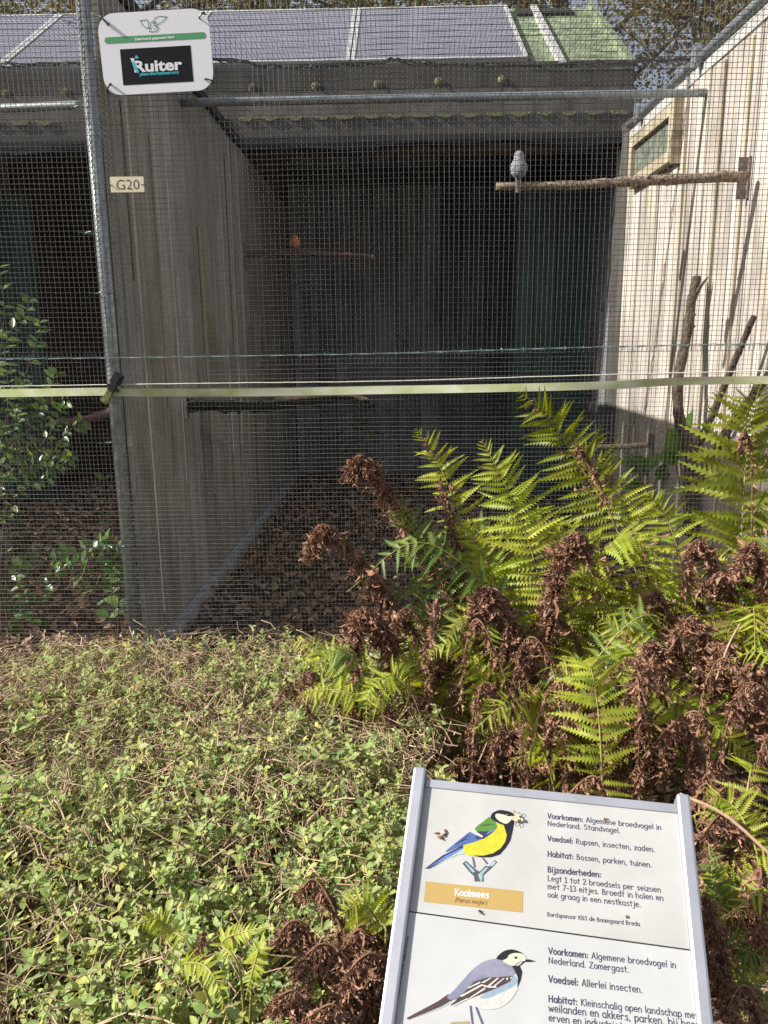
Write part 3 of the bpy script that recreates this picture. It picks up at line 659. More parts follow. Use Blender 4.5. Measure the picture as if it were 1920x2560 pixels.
def comic(g, segs, p0, p1, M4, size=None, slant=0.0, z=0.0004):
    """segs = [(text, half stroke)], laid from p0 to p1 (board coordinates)"""
    tot = sum(GL[c][0] + 0.12 for t, _ in segs for c in t) - 0.12
    p0 = Vector(p0); p1 = Vector(p1); d = p1 - p0; ln = d.length; ux = d / ln; uy = Vector((-ux.y, ux.x)); s = ln / tot; sy = size or s; x = 0
    for t, hw in segs:
        for c in t:
            wd, st = GL[c]
            for k, q in enumerate(st):
                _lift[0] = (_lift[0] + 1) % 7
                ribbon(g, [p0 + ux*((x + a + slant*b2)*s) + uy*(b2*sy) for a, b2 in q], hw*sy, M4, z + 0.00002*_lift[0])
            x += wd + 0.12

# ------------------------------------------------------------------ sponsor sign on the mesh
YS = YM - 0.022
TL, TR, BR, BL = [PY(*p, YS) for p in ((243,36),(520,18),(536,225),(261,239))]
cen = (TL + TR + BR + BL) / 4; ux = ((TR - TL) + (BR - BL)).normalized(); uy = ((TL - BL) + (TR - BR)); uy = (uy - ux*uy.dot(ux)).normalized()
SW = ((TR - TL).length + (BR - BL).length)/2; SH = ((TL - BL).length + (TR - BR).length)/2
MS = frame(cen, ux, ux.cross(uy)); MSi = MS.inverted()
sign = thing('sponsor_sign', cen - uy*SH/2, 'white rounded sponsor sign with green bar and black square, tied to the mesh', 'sign')
def rrect(x0, y0, x1, y1, r, n=6):
    out = []
    for cx, cy, a in ((x1-r, y1-r, 0), (x0+r, y1-r, 90), (x0+r, y0+r, 180), (x1-r, y0+r, 270)): out += [(cx + r*math.cos(R(a + 90*k/n)), cy + r*math.sin(R(a + 90*k/n))) for k in range(n+1)]
    return out
nz_ = MS.to_3x3() @ Vector((0,0,1))
def S(px, py): q = MSi @ PY(px, py, YS); return (q.x, q.y)
def Z4(x, y): return S(180 + x/4.1475, y/4.1475)          # coordinates read in an enlarged view
def sheet(pts, z, mat, parent, M4, name): g = G(); g.poly([M4 @ Vector((p[0], p[1], z)) for p in pts]); return build(name, g, mat, parent)
g = G(); g.poly([MS @ Vector((*p, 0.0)) for p in rrect(-SW/2, -SH/2, SW/2, SH/2, 0.062, 8)], nz_*0.004); build('plate', g, M['sign_white'], sign)
a = Z4(338, 422); b_ = Z4(1388, 365); hh = 0.0105; dx = (Vector(b_) - Vector(a)).normalized(); ang = math.atan2(dx.y, dx.x)
rr_ = rrect(0, -hh, (Vector(b_) - Vector(a)).length, hh, hh*0.98)
ca, sa = math.cos(ang), math.sin(ang)
sheet([(a[0] + x*ca - y*sa, a[1] + x*sa + y*ca) for x, y in rr_], 0.0006, M['sign_green'], sign, MS, 'green_bar')
bl = [Z4(*p) for p in ((532,885),(1260,845),(1228,470),(497,512))]; sheet(bl, 0.0006, M['sign_black'], sign, MS, 'black_field')
def on(M4, p0, p1): 
    d = Vector(p1) - Vector(p0); return M4 @ Matrix.Translation((p0[0], p0[1], 0)) @ Matrix.Rotation(math.atan2(d.y, d.x), 4, 'Z'), d.length
Mt, ln = on(MS, Z4(655, 421), Z4(1066, 396)); bfont('Deze kooi is gesponsord door', 0.0122, Mt @ Matrix.Translation((0,0,0.0012)), M['sign_white'], sign, weight=0.0005, fit=ln, align='LEFT')
Mt, ln = on(MS, Z4(640, 748), Z4(1140, 720)); bfont('Ruiter', 0.0515, Mt @ Matrix.Translation((0,0,0.0014)), M['sign_white'], sign, weight=0.0017, fit=ln, align='LEFT')
Mt, ln = on(MS, Z4(703, 786), Z4(1112, 766)); bfont('plaagdierbeheersing', 0.0170, Mt @ Matrix.Translation((0,0,0.0014)), M['sign_cyan'], sign, weight=0.0003, fit=ln, align='LEFT')
sheet([Z4(*p) for p in ((628,640),(650,648),(664,690),(697,738),(687,766),(646,722),(630,672))][::-1], 0.0020, M['sign_cyan'], sign, MS, 'arrow_mark')
sheet([Z4(*p) for p in ((668,572),(698,610),(648,606))], 0.0021, M['sign_cyan'], sign, MS, 'arrow_mark')
sheet([Z4(*p) for p in ((607,605),(640,606),(650,622),(638,645),(632,668))][::-1], 0.0019, M['sign_white'], sign, MS, 'arrow_mark')
g = G()
for st in ([(705,215),(745,210),(775,203),(793,235),(792,290)], [(712,217),(730,260),(765,290),(800,293),(812,285)], [(845,225),(862,185),(905,168),(985,176)], [(985,178),(940,225),(905,245),(885,262)], [(812,245),(830,225),(868,228),(880,262),(870,290)],
           [(812,245),(818,275),(802,328),(840,332)], [(838,328),(880,325),(902,292),(882,280)], [(838,240),(862,242),(850,268),(868,275)], [(850,298),(866,304)]):
    ribbon(g, [S(180 + x/4.1475, y/4.1475) for x, y in st], 0.0012, MS, 0.0007 + 0.00004*len(g.v) / 100)
build('bird_emblem', g, M['logo_green'], sign)
for (x0, y0, x1, y1) in ((290,170,378,258),(1322,190,1372,140),(1380,822,1462,845),(368,955,405,880)):
    p0 = MS @ Vector((*Z4(x0, y0), 0.0)); p1 = MS @ Vector((*Z4(x1, y1), 0.0)); g = G()
    mid = (p0 + p1)/2 + nz_*0.012
    g.tube(spline([p0 - nz_*0.02, p0 + nz_*0.004, mid, p1 + nz_*0.005, p1 - nz_*0.006], 9), 0.0028, 6); g.box((-0.004,-0.004,-0.003), (0.004,0.004,0.003), Matrix.Translation(p1 + nz_*0.006)); build('cable_tie', g, M['black'], sign)

# number plate G20
c4 = [PY(*p, YS) for p in ((275,442),(359,441),(360,480),(277,481))]; cen = sum(c4, Vector())/4; ux = ((c4[1]-c4[0])+(c4[2]-c4[3])).normalized(); uy = (c4[0]-c4[3]); uy = (uy - ux*uy.dot(ux)).normalized()
MP = frame(cen, ux, ux.cross(uy)); pw_ = (c4[1]-c4[0]).length; ph_ = (c4[0]-c4[3]).length
plate = thing('number_plate', cen - uy*ph_/2, 'small cream plate lettered G20 hanging on the mesh', 'sign')
np_ = MP.to_3x3() @ Vector((0,0,1))
g = G(); g.poly([MP @ Vector((*p, 0)) for p in rrect(-pw_/2, -ph_/2, pw_/2, ph_/2, 0.002, 2)], np_*0.003); build('plate', g, M['plate'], plate)
bfont('G20', 0.050, MP @ Matrix.Translation((0.002, -0.0175, 0.0006)), M['ink'], plate, weight=-0.0005, fit=pw_*0.68)
for s in (-1, 1):
    p = MP @ Vector((s*pw_*0.44, -0.002, 0)); g = G(); g.tube([p + np_*-0.02, p + np_*0.004, p + ux*0.009*s + np_*0.004, p + ux*0.014*s - np_*0.02], 0.0014, 5); build('wire_tie', g, M['black'], plate)

# ------------------------------------------------------------------ information board
WB = 0.46
bx = Vector((2342, -434, 0)).normalized(); bu = Vector((434, 2342, 1714)); bu = (bu - bx*bu.dot(bx)).normalized(); bn = bx.cross(bu)
d0 = ray(1033, 1921); d1 = ray(1723, 1990)                # the two top corners
lo, hi = 0.5, 3.0
for _ in range(50):
    md = (lo + hi)/2; p0 = CAM + d0*md; t1 = (p0 - CAM).dot(bn)/d1.dot(bn)
    if ((CAM + d1*t1) - p0).length > WB: hi = md
    else: lo = md
BO = CAM + d0*lo                                           # top left corner of the board
MB = frame(BO, bx, bn); MBi = MB.inverted()
def B(px, py):
    d = ray(px, py); p = CAM + d*((BO - CAM).dot(bn)/d.dot(bn)); q = MBi @ p; return (q.x, q.y)
BW = WB; BH = 0.74
board = thing('information_board', MB @ Vector((BW/2, -BH, -0.3)), 'sloping aluminium information board with two white bird panels, amid the ferns', 'information board')
def bbox(x0, y0, z0, x1, y1, z1): g = G(); g.box((x0,y0,z0), (x1,y1,z1), MB); return g
def bevel(o, wd=0.002): 
    md = o.modifiers.new('bevel', 'BEVEL'); md.width = wd; md.segments = 2; return o
bevel(build('rail', bbox(0.002, -BH, -0.028, 0.0245, 0, 0.012), M['alu'], board), 0.004)
bevel(build('rail', bbox(BW - 0.021, -BH, -0.028, BW, 0, 0.008), M['alu'], board), 0.004)
yt = B(1400, 1985 - 12)[1]
tr0 = B(1060, 1947)[1]; tr1 = B(1060, 1968)[1]
bevel(build('top_rail', bbox(0.0247, tr1, -0.02, BW - 0.0212, tr0, 0.0025), M['alu'], board), 0.0015)
ysep = (B(1016, 2288)[1] + B(1742, 2367)[1])/2
o = build('panel', bbox(0.0247, ysep + 0.0012, -0.008, BW - 0.0212, tr1 - 0.0003, 0.0), M['panel_dust'], board); o['label'] = 'upper panel about the great tit'
o2 = build('panel', bbox(0.0247, -BH + 0.02, -0.008, BW - 0.0212, ysep - 0.0012, 0.0008), M['white'], board); o2['label'] = 'lower panel about the white wagtail'
bevel(build('bottom_rail', bbox(0.0247, -BH, -0.02, BW - 0.0212, -BH + 0.0198, 0.004), M['alu'], board), 0.0015)
for s in (0.05, BW - 0.09):
    p = MB @ Vector((s, -0.42, -0.03)); g = G(); g.box((p.x - 0.02, p.y - 0.02, 0), (p.x + 0.02, p.y + 0.02, p.z + 0.02)); build('post', g, M['alu'], board)
# text of both panels (baseline start / end in the photograph's pixels)
bw_ = 0.135; rw = 0.098
t1 = G(); t2 = G()
C5 = lambda x, y: B(1320 + x/4.1475, 2000 + y/4.1475)
h = 0.0112
for segs, a, b_ in (([('Voorkomen:', bw_), (' Algemene broedvogel in', rw)], (203,190), (1382,312)), ([('Nederland. Standvogel.', rw)], (203,268), (958,345)),
        ([('Voedsel:', bw_), (' Rupsen, insecten, zaden.', rw)], (203,424), (1315,540)), ([('Habitat:', bw_), (' Bossen, parken, tuinen.', rw)], (203,585), (1285,700)),
        ([('Bijzonderheden:', bw_)], (203,748), (760,803)), ([('Legt 1 tot 2 broedsels per seizoen', rw)], (203,838), (1378,960)),
        ([('met 7-13 eitjes. Broedt in holen en', rw)], (203,922), (1405,1046)), ([('ook graag in een nestkastje.', rw)], (203,1008), (1170,1112)), ([('Bordsponsor KBS de Boomgaard Breda', 0.10)], (198,1205), (1162,1308))):
    comic(t1, segs, C5(*a), C5(*b_), MB)
build('lettering', t1, M['ink'], o)
C6 = lambda x, y: B(1340 + x/3.456, 2340 + y/3.456)
for segs, a, b_ in (([('Voorkomen:', bw_), (' Algemene broedvogel in', rw)], (108,155), (1210,280)), ([('Nederland. Zomergast.', rw)], (108,238), (805,318)),
        ([('Voedsel:', bw_), (' Allerlei insecten.', rw)], (108,400), (922,495)), ([('Habitat:', bw_), (' Kleinschalig open landschap met', rw)], (108,570), (1408,718)),
        ([('weilanden en akkers, parken, bij boeren', rw)], (108,652), (1500,812)), ([('erven en industrieterreinen.', rw)], (108,736), (1060,846))):
    comic(t2, segs, C6(*a), C6(*b_), MB, z=0.0012)
build('lettering', t2, M['ink'], o2)
# yellow name label
lab = [B(1040 + x/5.352, 2000 + y/5.352) for x, y in ((130,1088),(1432,1222),(1425,1505),(105,1362))]
la = build('name_label', (lambda g: (g.poly([MB @ Vector((*p, 0.0004)) for p in lab[::-1]]), g)[1])(G()), M['gold'], o)
C7 = lambda x, y: B(1040 + x/5.352, 2000 + y/5.352)
g = G(); comic(g, [('Koolmees', 0.10)], C7(520,1275), C7(975,1316), MB, z=0.0007); build('lettering', g, M['sign_white'], o)
g = G(); comic(g, [('(Parus major)', 0.10)], C7(518,1362), C7(945,1402), MB, slant=0.25, z=0.0007); build('lettering', g, flat('brown_ink', (0.16,0.085,0.03), 0.5), o)
# rows of tiny unreadable print along the left margin
for pan, zz, a, b_, in ((o, 0.0004, (1052, 2008), (1031, 2190)), (o2, 0.0012, (1020, 2342), (985, 2556))):
    g = G(); q0 = Vector(B(*a)); q1 = Vector(B(*b_)); d = q1 - q0; ln = d.length; d /= ln; nn = Vector((-d.y, d.x)); s = 0
    while s < ln:
        wl = rnd.uniform(0.004, 0.016); e = min(ln, s + wl); t = s
        while t < e:
            p = q0 + d*t; hgt = rnd.uniform(0.0008, 0.0014); ribbon(g, [p - nn*hgt, p + nn*hgt], 0.00022, MB, zz); t += 0.0008
        s = e + 0.0022
    build('margin_print', g, M['ink'], pan)

# printed bird pictures: flat colour areas stacked a tenth of a millimetre apart
pal = {'pk': (0.02,0.016,0.024), 'yel': (0.72,0.70,0.045), 'grn': (0.13,0.32,0.05), 'dgrn': (0.07,0.16,0.05), 'blu': (0.10,0.18,0.46), 'lblu': (0.17,0.28,0.66), 'navy': (0.045,0.05,0.16), 'wht': (0.80,0.82,0.76), 'crm': (0.74,0.78,0.60),
       'teal': (0.40,0.56,0.58), 'ptwig': (0.10,0.12,0.15), 'lilac': (0.35,0.34,0.46), 'lil2': (0.28,0.30,0.42), 'ash': (0.36,0.47,0.58), 'brn': (0.10,0.06,0.06), 'leg': (0.14,0.13,0.25), 'belly': (0.74,0.74,0.70), 'mint': (0.55,0.68,0.62), 'olive': (0.50,0.56,0.05), 'sand': (0.45,0.40,0.22)}
for k in list(pal): pal[k] = flat('print_' + k, tuple(0.55*c for c in pal[k]), 0.4, 0, 0.4, 0.10, 160)
pic = {}
def area(pan, name, conv, pts, c, lvl, base): 
    q = [conv(*p) for p in pts]
    ar = sum(q[i-1][0]*q[i][1] - q[i][0]*q[i-1][1] for i in range(len(q)))
    if ar < 0: q = q[::-1]
    key = (pan.name, c, name)
    g = pic.setdefault(key, [G(), pan, name, c])[0]
    g.poly([MB @ Vector((p[0], p[1], base + 0.00006*lvl)) for p in q])
def smooth_poly(pts, n=4):
    P = [Vector((p[0], p[1])) for p in pts]; k = len(P); out = []
    for i in range(k):
        a, b2, c, d = P[i-1], P[i], P[(i+1) % k], P[(i+2) % k]
        for j in range(n):
            t = j/n; q = 0.5*((2*b2) + (c-a)*t + (2*a-5*b2+4*c-d)*t*t + (3*b2-a-3*c+d)*t**3); out.append((q.x, q.y))
    return out
z0 = 0.0004; nm = 'tit_picture'
A = lambda pts, c, l, sm=True: area(o, nm, C7, smooth_poly(pts) if sm else pts, c, l, z0)
A([(118,918),(350,745),(560,640),(650,590),(680,650),(560,735),(380,800),(185,920)], 'navy', 1, False); A([(210,915),(400,800),(560,735),(660,720),(640,650),(480,745),(330,830)], 'mint', 2, False)
A([(160,912),(400,745),(600,650),(640,640),(560,700),(330,822)], 'lblu', 3, False)
A([(640,600),(640,690),(700,740),(880,765),(1040,740),(1150,660),(1215,500),(1190,380),(1090,310),(900,480),(720,570)], 'yel', 4)
A([(1215,470),(1195,560),(1130,650),(1030,715),(900,745),(760,742),(860,768),(1000,768),(1120,730),(1200,640),(1262,540),(1290,420),(1315,280),(1250,270),(1170,320)], 'pk', 5, False)
A([(1000,225),(900,290),(790,380),(840,430),(960,430),(1080,370),(1060,300)], 'grn', 6); A([(870,340),(990,318),(1050,330),(960,345),(880,352)], 'dgrn', 7)
A([(720,425),(560,550),(390,690),(420,690),(560,630),(790,560),(900,520),(820,440)], 'blu', 6, False); A([(1085,372),(960,420),(820,420),(800,520),(900,525),(1010,450)], 'navy', 7, False)
A([(1080,378),(980,415),(930,470),(1000,440)], 'lblu', 8, False); A([(725,430),(760,400),(900,485),(880,505)], 'crm', 8, False)
for k in range(4): A([(700-10*k,470+22*k),(560-20*k,575+12*k),(575-20*k,580+12*k),(715-10*k,480+22*k)], 'lblu' if k % 2 else 'navy', 8, False)
A([(1000,230),(1020,180),(1090,143),(1160,138),(1270,165),(1310,205),(1300,290),(1230,330),(1150,330),(1060,290),(1015,260)], 'pk', 9)
A([(1060,210),(1090,185),(1190,200),(1290,220),(1280,260),(1215,320),(1140,300),(1080,255)], 'crm', 10); A([(1180,200),(1230,180),(1300,215),(1230,222)], 'pk', 11, False); A([(1205,196),(1222,192),(1222,206),(1208,208)], 'crm', 12, False)
A([(748,765),(768,765),(800,900),(775,905)], 'leg', 5, False); A([(880,775),(905,775),(965,850),(945,862)], 'leg', 5, False)
A([(620,850),(670,815),(800,930),(850,960),(930,880),(980,890),(1050,800),(1085,830),(1010,910),(900,1010),(905,1090),(785,1090),(775,1020),(740,990)], 'ptwig', 2, False)
A([(650,845),(672,835),(790,955),(760,975)], 'teal', 3, False); A([(860,1085),(830,1000),(930,905),(970,900),(890,1000),(885,1085)], 'teal', 3, False); A([(990,880),(1050,815),(1070,830),(1020,890)], 'mint', 3, False)
nm = 'wagtail_picture'; z0 = 0.0012
C8 = lambda x, y: B(1000 + x/4.1475, 2300 + y/4.1475)
A = lambda pts, c, l, sm=True: area(o2, nm, C8, smooth_poly(pts) if sm else pts, c, l, z0)
A([(65,1020),(400,840),(500,770),(580,800),(520,850),(420,900),(90,1035)], 'brn', 1, False); A([(100,1033),(420,905),(530,840),(535,862),(400,925)], 'mint', 2, False)
A([(690,850),(780,900),(900,930),(1040,910),(1160,820),(1225,680),(1200,560),(1100,560),(900,700),(740,780)], 'belly', 3)
A([(830,800),(900,815),(1020,770),(1190,680),(1215,620),(1150,560),(1000,680)], 'ash', 4)
A([(490,800),(560,730),(640,640),(740,530),(860,440),(1000,405),(1100,440),(1180,510),(1185,570),(1060,600),(900,600),(820,650),(700,720),(620,800),(540,830)], 'lil2', 5)
A([(760,520),(870,440),(1000,410),(1090,440),(1050,480),(900,560),(800,600),(700,660)], 'lilac', 6); A([(900,570),(960,510),(1060,480),(1150,510),(1180,560),(1060,590),(960,600)], 'lilac', 7)
A([(520,890),(640,780),(770,640),(900,600),(1170,585),(1140,640),(1000,710),(850,770),(700,830)], 'brn', 8, False)
for q in ([(620,790),(850,665),(860,680),(640,800)], [(700,705),(830,640),(835,655),(712,712)], [(690,830),(880,700),(890,715),(720,820)], [(540,890),(700,810),(705,822),(560,895)],
          [(840,650),(940,600),(950,604),(870,655)], [(900,690),(1010,600),(1028,602),(925,695)], [(960,695),(1070,605),(1085,606),(985,690)], [(850,670),(930,690),(1000,690),(1000,705),(920,705),(850,685)], [(1100,610),(1110,600),(1125,600),(1112,630)], [(1140,605),(1155,592),(1165,592),(1150,615)]): A(q, 'wht', 9, False)
A([(1000,405),(1030,360),(1090,320),(1170,308),(1250,335),(1275,360),(1200,360),(1130,390),(1100,440),(1060,420)], 'pk', 9); A([(1150,470),(1220,480),(1300,430),(1300,410),(1240,480),(1265,540),(1250,620),(1215,700),(1222,600),(1190,520)], 'pk', 8, False)
A([(1065,425),(1110,400),(1130,365),(1190,345),(1270,355),(1310,400),(1300,425),(1230,440),(1180,478),(1110,460)], 'crm', 10); A([(1185,395),(1200,380),(1218,392),(1205,408)], 'pk', 11)
A([(1300,412),(1340,412),(1408,430),(1340,436),(1295,435)], 'pk', 11, False); A([(720,890),(740,890),(762,1080),(742,1080)], 'leg', 4, False); A([(778,905),(800,905),(868,1080),(845,1080)], 'leg', 4, False); A([(530,1060),(720,1050),(720,1085),(520,1085)], 'sand', 2, False)
for g, pan, nm, c in pic.values(): build(nm, g, pal[c], pan)['kind'] = 'stuff'
# little bits lying on the board
def crumb(px, py, s, mat, label, cat, name, seed):
    rr = random.Random(seed); q = B(px, py); g = G()
    for k in range(5): g.ellipsoid(MB @ Vector((q[0] + rr.gauss(0, s), q[1] + rr.gauss(0, s), 0.002)), (s*rr.uniform(.4,1.2), s*rr.uniform(.3,.8), 0.0016), 7, 4, Matrix.Rotation(rr.uniform(0,3), 3, 'Z'))
    tag(build(name, g, mat), label, cat)
crumb(1102, 2088, 0.005, M['fern_brown'], 'brown crumb of dry leaf on the board, left of the great tit', 'leaf crumb', 'leaf_crumb', 1)
crumb(1511, 2047, 0.0016, M['fern_brown'], 'tiny brown crumb over the words in the first text line', 'leaf crumb', 'leaf_crumb', 2)
crumb(1565, 2293, 0.0013, M['fern_brown'], 'tiny brown crumb above the sponsor line on the board', 'leaf crumb', 'leaf_crumb', 3)
crumb(1202, 2282, 0.0016, M['bark'], 'dark speck below the yellow name label', 'leaf crumb', 'leaf_crumb', 4)
fq = MB @ Vector((*B(1293, 2048), 0.004)); fly = thing('fly', fq, 'brown fly sitting on the beak of the printed great tit', 'fly')
fx = MB.to_3x3() @ Vector((0.97, -0.2, 0)); Mf = frame(fq, fx, bn)
g = G(); g.ellipsoid(Mf @ Vector((0,0,0)), (0.0085, 0.0038, 0.0035), 9, 6, Mf.to_3x3()); g.ellipsoid(Mf @ Vector((0.009,0,0)), (0.003, 0.003, 0.003), 8, 5, Mf.to_3x3()); build('body', g, M['bark_pale'], fly, True)
for s in (-1, 1):
    g = G(); V, F = LEAF[0]; Mw = frame(Mf @ Vector((0.003, 0.001*s, 0.003)), Mf.to_3x3() @ Vector((-1, 0.45*s, 0.12)), bn, (0.012,)*3); g.add([Mw @ Vector(p) for p in V], [tuple(q) for q in F]); build('wing', g, M['bark_pale'], fly)
    for k in range(3):
        g = G(); g.tube([Mf @ Vector((0.004*(k-1), 0.003*s, 0)), Mf @ Vector((0.007*(k-1), 0.009*s, 0.001)), Mf @ Vector((0.009*(k-1), 0.012*s, -0.004))], 0.0004, 4); build('leg', g, M['bark_dark'], fly)

# ------------------------------------------------------------------ perches, branches, birds
def stick(name, pts, r0, r1, mat, label, cat, knots=4, n=26, seed=0, rough=0.12):
    rr = random.Random(seed); sp = spline(pts, n); root = thing(name, sp[0], label, cat)
    rad = [(r0 + (r1 - r0)*i/(n-1)) * (1 + rough*math.sin(i*1.3 + seed) * rr.uniform(.3, 1)) for i in range(n)]
    g = G(); g.tube([p + Vector((rr.gauss(0, r0*.06), rr.gauss(0, r0*.06), rr.gauss(0, r0*.08))) for p in sp], rad, 10); build('stem', g, mat, root, True)
    for k in range(knots):
        i = rr.randrange(2, n - 2); d = Vector((rr.gauss(0, 1), rr.gauss(0, 1), rr.gauss(0, 1))).normalized(); g = G()
        g.tube([sp[i], sp[i] + d*rad[i]*1.25, sp[i] + d*rad[i]*1.5], [rad[i]*.55, rad[i]*.4, rad[i]*.12], 6); build('knot', g, mat, root, True)
    return root
pe_ = PX(1868, 441, XR - 0.05); ps_ = PY(1240, 467, pe_.y + 0.03)
perch = stick('perch', [ps_, PY(1450, 462, pe_.y + 0.02), PY(1600, 452, pe_.y + 0.01), pe_], 0.0175, 0.024, M['perch_bark'], 'stout pale perch fixed to the sunlit right partition, with the grey bird', 'perch', 6, 30, 4)
g = G(); q = PX(1868, 441, XR - 0.002); g.box((XR - 0.05, q.y - 0.012, q.z - 0.10), (XR - 0.001, q.y - 0.006, q.z + 0.08)); g.box((XR - 0.008, q.y - 0.03, q.z - 0.1), (XR - 0.001, q.y - 0.0125, q.z + 0.08)); build('bracket', g, M['steel'], perch)
ya = PX(612, 636, XL).y
p2 = stick('perch', [PX(612, 636, XL), PY(700, 632, ya), PY(800, 634, ya), PY(930, 642, ya)], 0.022, 0.016, M['bark_red'], 'thin reddish perch on the grey partition, with the orange-breasted bird', 'perch', 2, 26, 2, 0.05)
g = G(); q = PX(612, 636, XL); g.box((XL + 0.001, q.y - 0.03, q.z - 0.12), (XL + 0.02, q.y - 0.01, q.z + 0.08)); build('bracket', g, M['steel'], p2)
g = G(); e = PY(930, 642, ya); g.tube([e, e + Vector((0.006, 0, -0.001))], 0.0155, 10); build('cut_end', g, M['plate'], p2)
yb = PX(462, 1012, XL).y
p3 = stick('perch', [PX(462, 1012, XL), PY(560, 1016, yb), PY(660, 1018, yb), PY(720, 1008, yb), PY(800, 1000, yb), PY(870, 994, yb), PY(925, 1004, yb)], 0.032, 0.012, M['bark_dark'], 'rough black broken branch used as perch just below the tape', 'perch', 5, 36, 6, 0.25)
g = G(); g.tube(spline([PY(690, 1004, yb) + Vector((0,-.02,.012)), PY(780, 996, yb) + Vector((0,-.015,.012)), PY(860, 990, yb) + Vector((0,-.008,.008)), PY(922, 1000, yb)], 14), [0.012]*13 + [0.006], 7); build('bare_strip', g, M['bark_pale'], p3, True)
g = G(); g.tube(spline([PY(780, 1010, yb), PY(800, 1018, yb), PY(818, 1030, yb)], 6), [0.012, 0.011, 0.01, 0.008, 0.006, 0.003], 6); build('side_shoot', g, M['bark_dark'], p3, True)
g = G(); q = PX(462, 1012, XL); g.box((XL + 0.001, q.y - 0.03, q.z - 0.07), (XL + 0.015, q.y + 0.03, q.z + 0.05)); build('bracket', g, M['steel'], p3)
e = PX(1622, 1112, XR - 0.02); p4 = stick('perch', [PY(1490, 1118, e.y), PY(1560, 1116, e.y), e], 0.016, 0.018, M['bark_pale'], 'short low perch in the shaded corner of the right partition', 'perch', 2, 14, 8, 0.06)
g = G(); g.box((XR - 0.03, e.y - 0.03, e.z - 0.02), (XR - 0.001, e.y - 0.018, e.z + 0.07)); build('bracket', g, M['steel'], p4)
stick('perch', [PY(132, 1056, 4.6), PY(190, 1052, 4.55), PY(240, 1042, 4.5), PY(300, 1022, 4.45)], 0.017, 0.032, M['bark_red'], 'brown barked branch in the left bay, running behind the post', 'perch', 3, 18, 12, 0.08)
# branches standing against the right wall
yb = 4.05
br1 = stick('standing_branch', [PY(1735, 1400, yb - .02), PY(1722, 1130, yb), PY(1700, 1060, yb), PY(1695, 960, yb), PY(1715, 850, yb + .05), PY(1730, 750, yb + .08), PY(1742, 690, yb + .1)], 0.031, 0.022, M['bark'], 'thick upright bare branch standing before the sunlit right partition', 'branch', 5, 40, 15, 0.1)
g = G(); g.tube(spline([PY(1735, 745, yb + .08), PY(1752, 715, yb + .06), PY(1771, 692, yb + .05)], 6), [0.014, 0.012, 0.01, 0.008, 0.006, 0.003], 6); build('side_shoot', g, M['bark'], br1, True)
stick('standing_branch', [PY(1735, 1140, 3.85), PY(1775, 1050, 3.7), PY(1830, 920, 3.52), PY(1885, 790, 3.4)], 0.019, 0.013, M['bark'], 'slanting bare branch leaning right beside the thick upright one', 'branch', 4, 30, 17, 0.08)
stick('standing_branch', [PY(1715, 1330, 3.7), PY(1750, 1200, 3.55), PY(1830, 1060, 3.4), PY(1895, 975, 3.28), PY(1945, 905, 3.2)], 0.024, 0.017, M['bark'], 'low bare branch at the right picture edge behind the tall fern', 'branch', 4, 30, 18, 0.08)

def loft(rings, n=14):
    """rings = [(centre, rx, rz, axis_x, axis_z)]"""
    vs = []; fs = []
    for c, a, b2, ux_, uz_ in rings:
        for j in range(n):
            th = 2*math.pi*j/n; vs.append(Vector(c) + Vector(ux_)*a*math.cos(th) + Vector(uz_)*b2*math.sin(th))
    k = len(rings)
    for i in range(k-1):
        for j in range(n): fs.append((i*n+j, (i+1)*n+j, (i+1)*n+(j+1) % n, i*n+(j+1) % n))
    fs.append(tuple(range(n))); fs.append(tuple((k-1)*n+j for j in range(n-1, -1, -1))); g = G(); g.add(vs, fs); return g
bird_grey = flat('grey_plumage', (0.25,0.255,0.27), 0.85, 0, 0.2, 0.6, 130, 0.8); bird_pale = flat('pale_plumage', (0.40,0.38,0.31), 0.85, 0, 0.2, 0.45, 150); bird_dark = flat('dark_flight_feathers', (0.06,0.06,0.065), 0.7, 0, 0.3, 0.3, 200)
